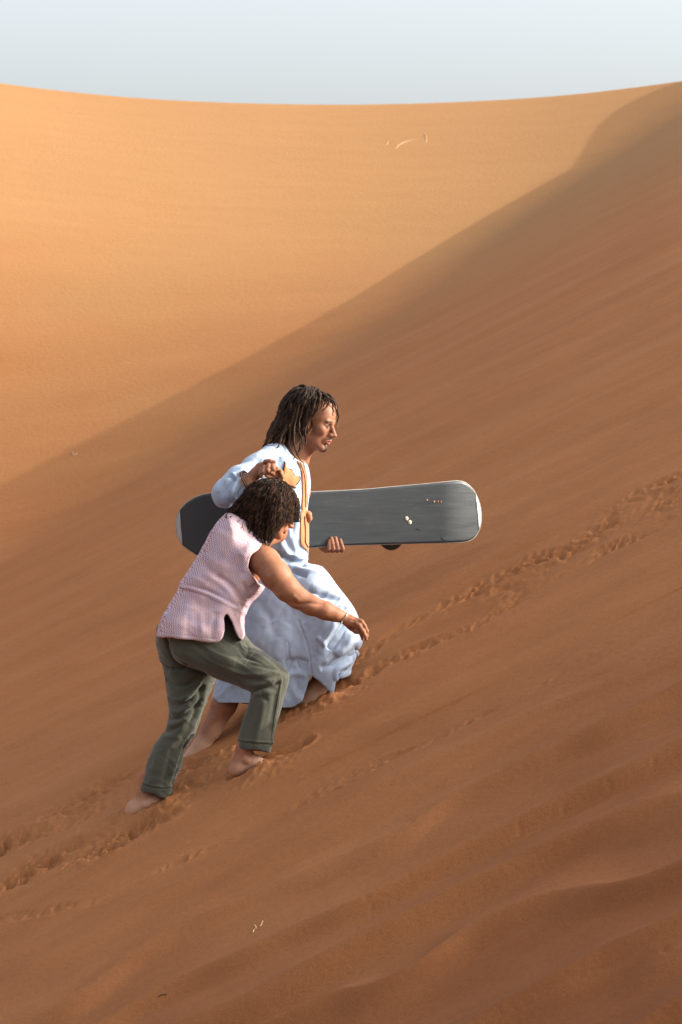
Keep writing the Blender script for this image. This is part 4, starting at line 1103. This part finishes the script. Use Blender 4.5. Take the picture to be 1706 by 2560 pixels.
# bindings on the far face; the heel loop of one shows under the edge
black = plain('binding_plastic', (.018, .018, .02), .45, .5); grey = plain('binding_strap', (.16, .15, .14), .6)
for (cx, cyy) in ((978, 1308), (640, 1312)):
    g = Grid(W(cx - 60, 1400, bd(cx) - .02) - .02, W(cx + 60, 1220, bd(cx) + .22) + .02, .0045)
    d0 = bd(cx) + .026
    g.cone(W(cx, cyy - 55, d0), .055, W(cx, cyy + 34, d0), .050, .01, flat=(0, 1, 0), fl=4)
    for k in range(13):
        a0 = math.pi * k / 13; a1 = math.pi * (k + 1) / 13
        f = lambda a_: W(cx + 27 * math.cos(a_), cyy + 34 + 28 * math.sin(a_), d0 + .04)
        g.cone(f(a0), .009, f(a1), .009, .004, flat=(0, 1, 0), fl=.35)
    bv, bq = g.mesh(1); bnd = mesh_obj('binding', bv, bq, black, board)
    st = [W(cx + 33 * math.cos(a_), cyy + 20 + 46 * math.sin(a_), d0 + .05) for a_ in np.linspace(.1, math.pi - .1, 24)]
    v_, f_ = tube(st, .0045, 6); mesh_obj('heel_loop', v_, f_, grey, bnd)
    st = [W(cx + 34 * math.cos(a_), cyy - 20, d0 + .02 + .09 * math.sin(a_)) for a_ in np.linspace(0, math.pi, 20)]
    v_, f_ = tube(st, .007, 6); mesh_obj('strap', v_, f_, grey, bnd)

# ------------------------------------------------------------------ dry stalks lying on the sand
straw = plain('dry_straw', (.50, .34, .19), .8, .2); twig = plain('dark_twig', (.06, .04, .03), .9, .2)
def ground_pt(px, py):
    x, y = px_ground(px, py)
    for _ in range(3):
        z = float(ground_h(np.array([x]), np.array([y]))[0]); X = (px - 853) / S
        yy = (np.arange(-40, 41) * .01) + y; xx = X * (1 + yy / 15); zz = (1280 - py) / S * (1 + yy / 15)
        y = float(yy[int(np.argmin(np.abs(ground_h(xx, yy) - zz)))]); x = X * (1 + y / 15)
    return np.array([x, y, float(ground_h(np.array([x]), np.array([y]))[0])])
def stalk(label, lines, m, r=.0022):
    parts = []
    for ln in lines:
        P = [ground_pt(*p) + np.array([0, 0, r * .6]) for p in ln]
        parts.append(tube(smooth_poly(P, 5, False) if len(P) > 2 else np.array(P), r, 5))
    v_, f_ = tubes(parts); o = mesh_obj('dry_stalk' if m is straw else 'dark_twig', v_, f_, m)
    tag(o, label, 'stalk' if m is straw else 'twig'); return o
stalk('small forked straw coloured stalk lying on the foreground sand', [[(632,2331),(638,2322),(641,2318)], [(637,2312),(640,2318),(641,2324)], [(651,2316),(655,2310),(658,2303)]], straw)
stalk('thin dark twig lying flat on the lower left foreground ripple', [[(396,2489),(406,2490),(418,2491)]], twig, .0020)
stalk('pale curved stalk on the distant slope below the crest', [[(990,372),(1000,362),(1018,354),(1040,351)]], straw, .0028)
stalk('short upright pale stalk at the right end of the pair below the crest', [[(1060,334),(1066,345),(1066,358)]], straw, .0026)
stalk('tiny pale sprig left of the curved stalk below the crest', [[(968,352),(970,358),(966,362)]], straw, .0026)
stalk('tiny pale sprig lying at the shadow edge on the left slope', [[(182,1130),(185,1137),(194,1134)]], straw, .003)
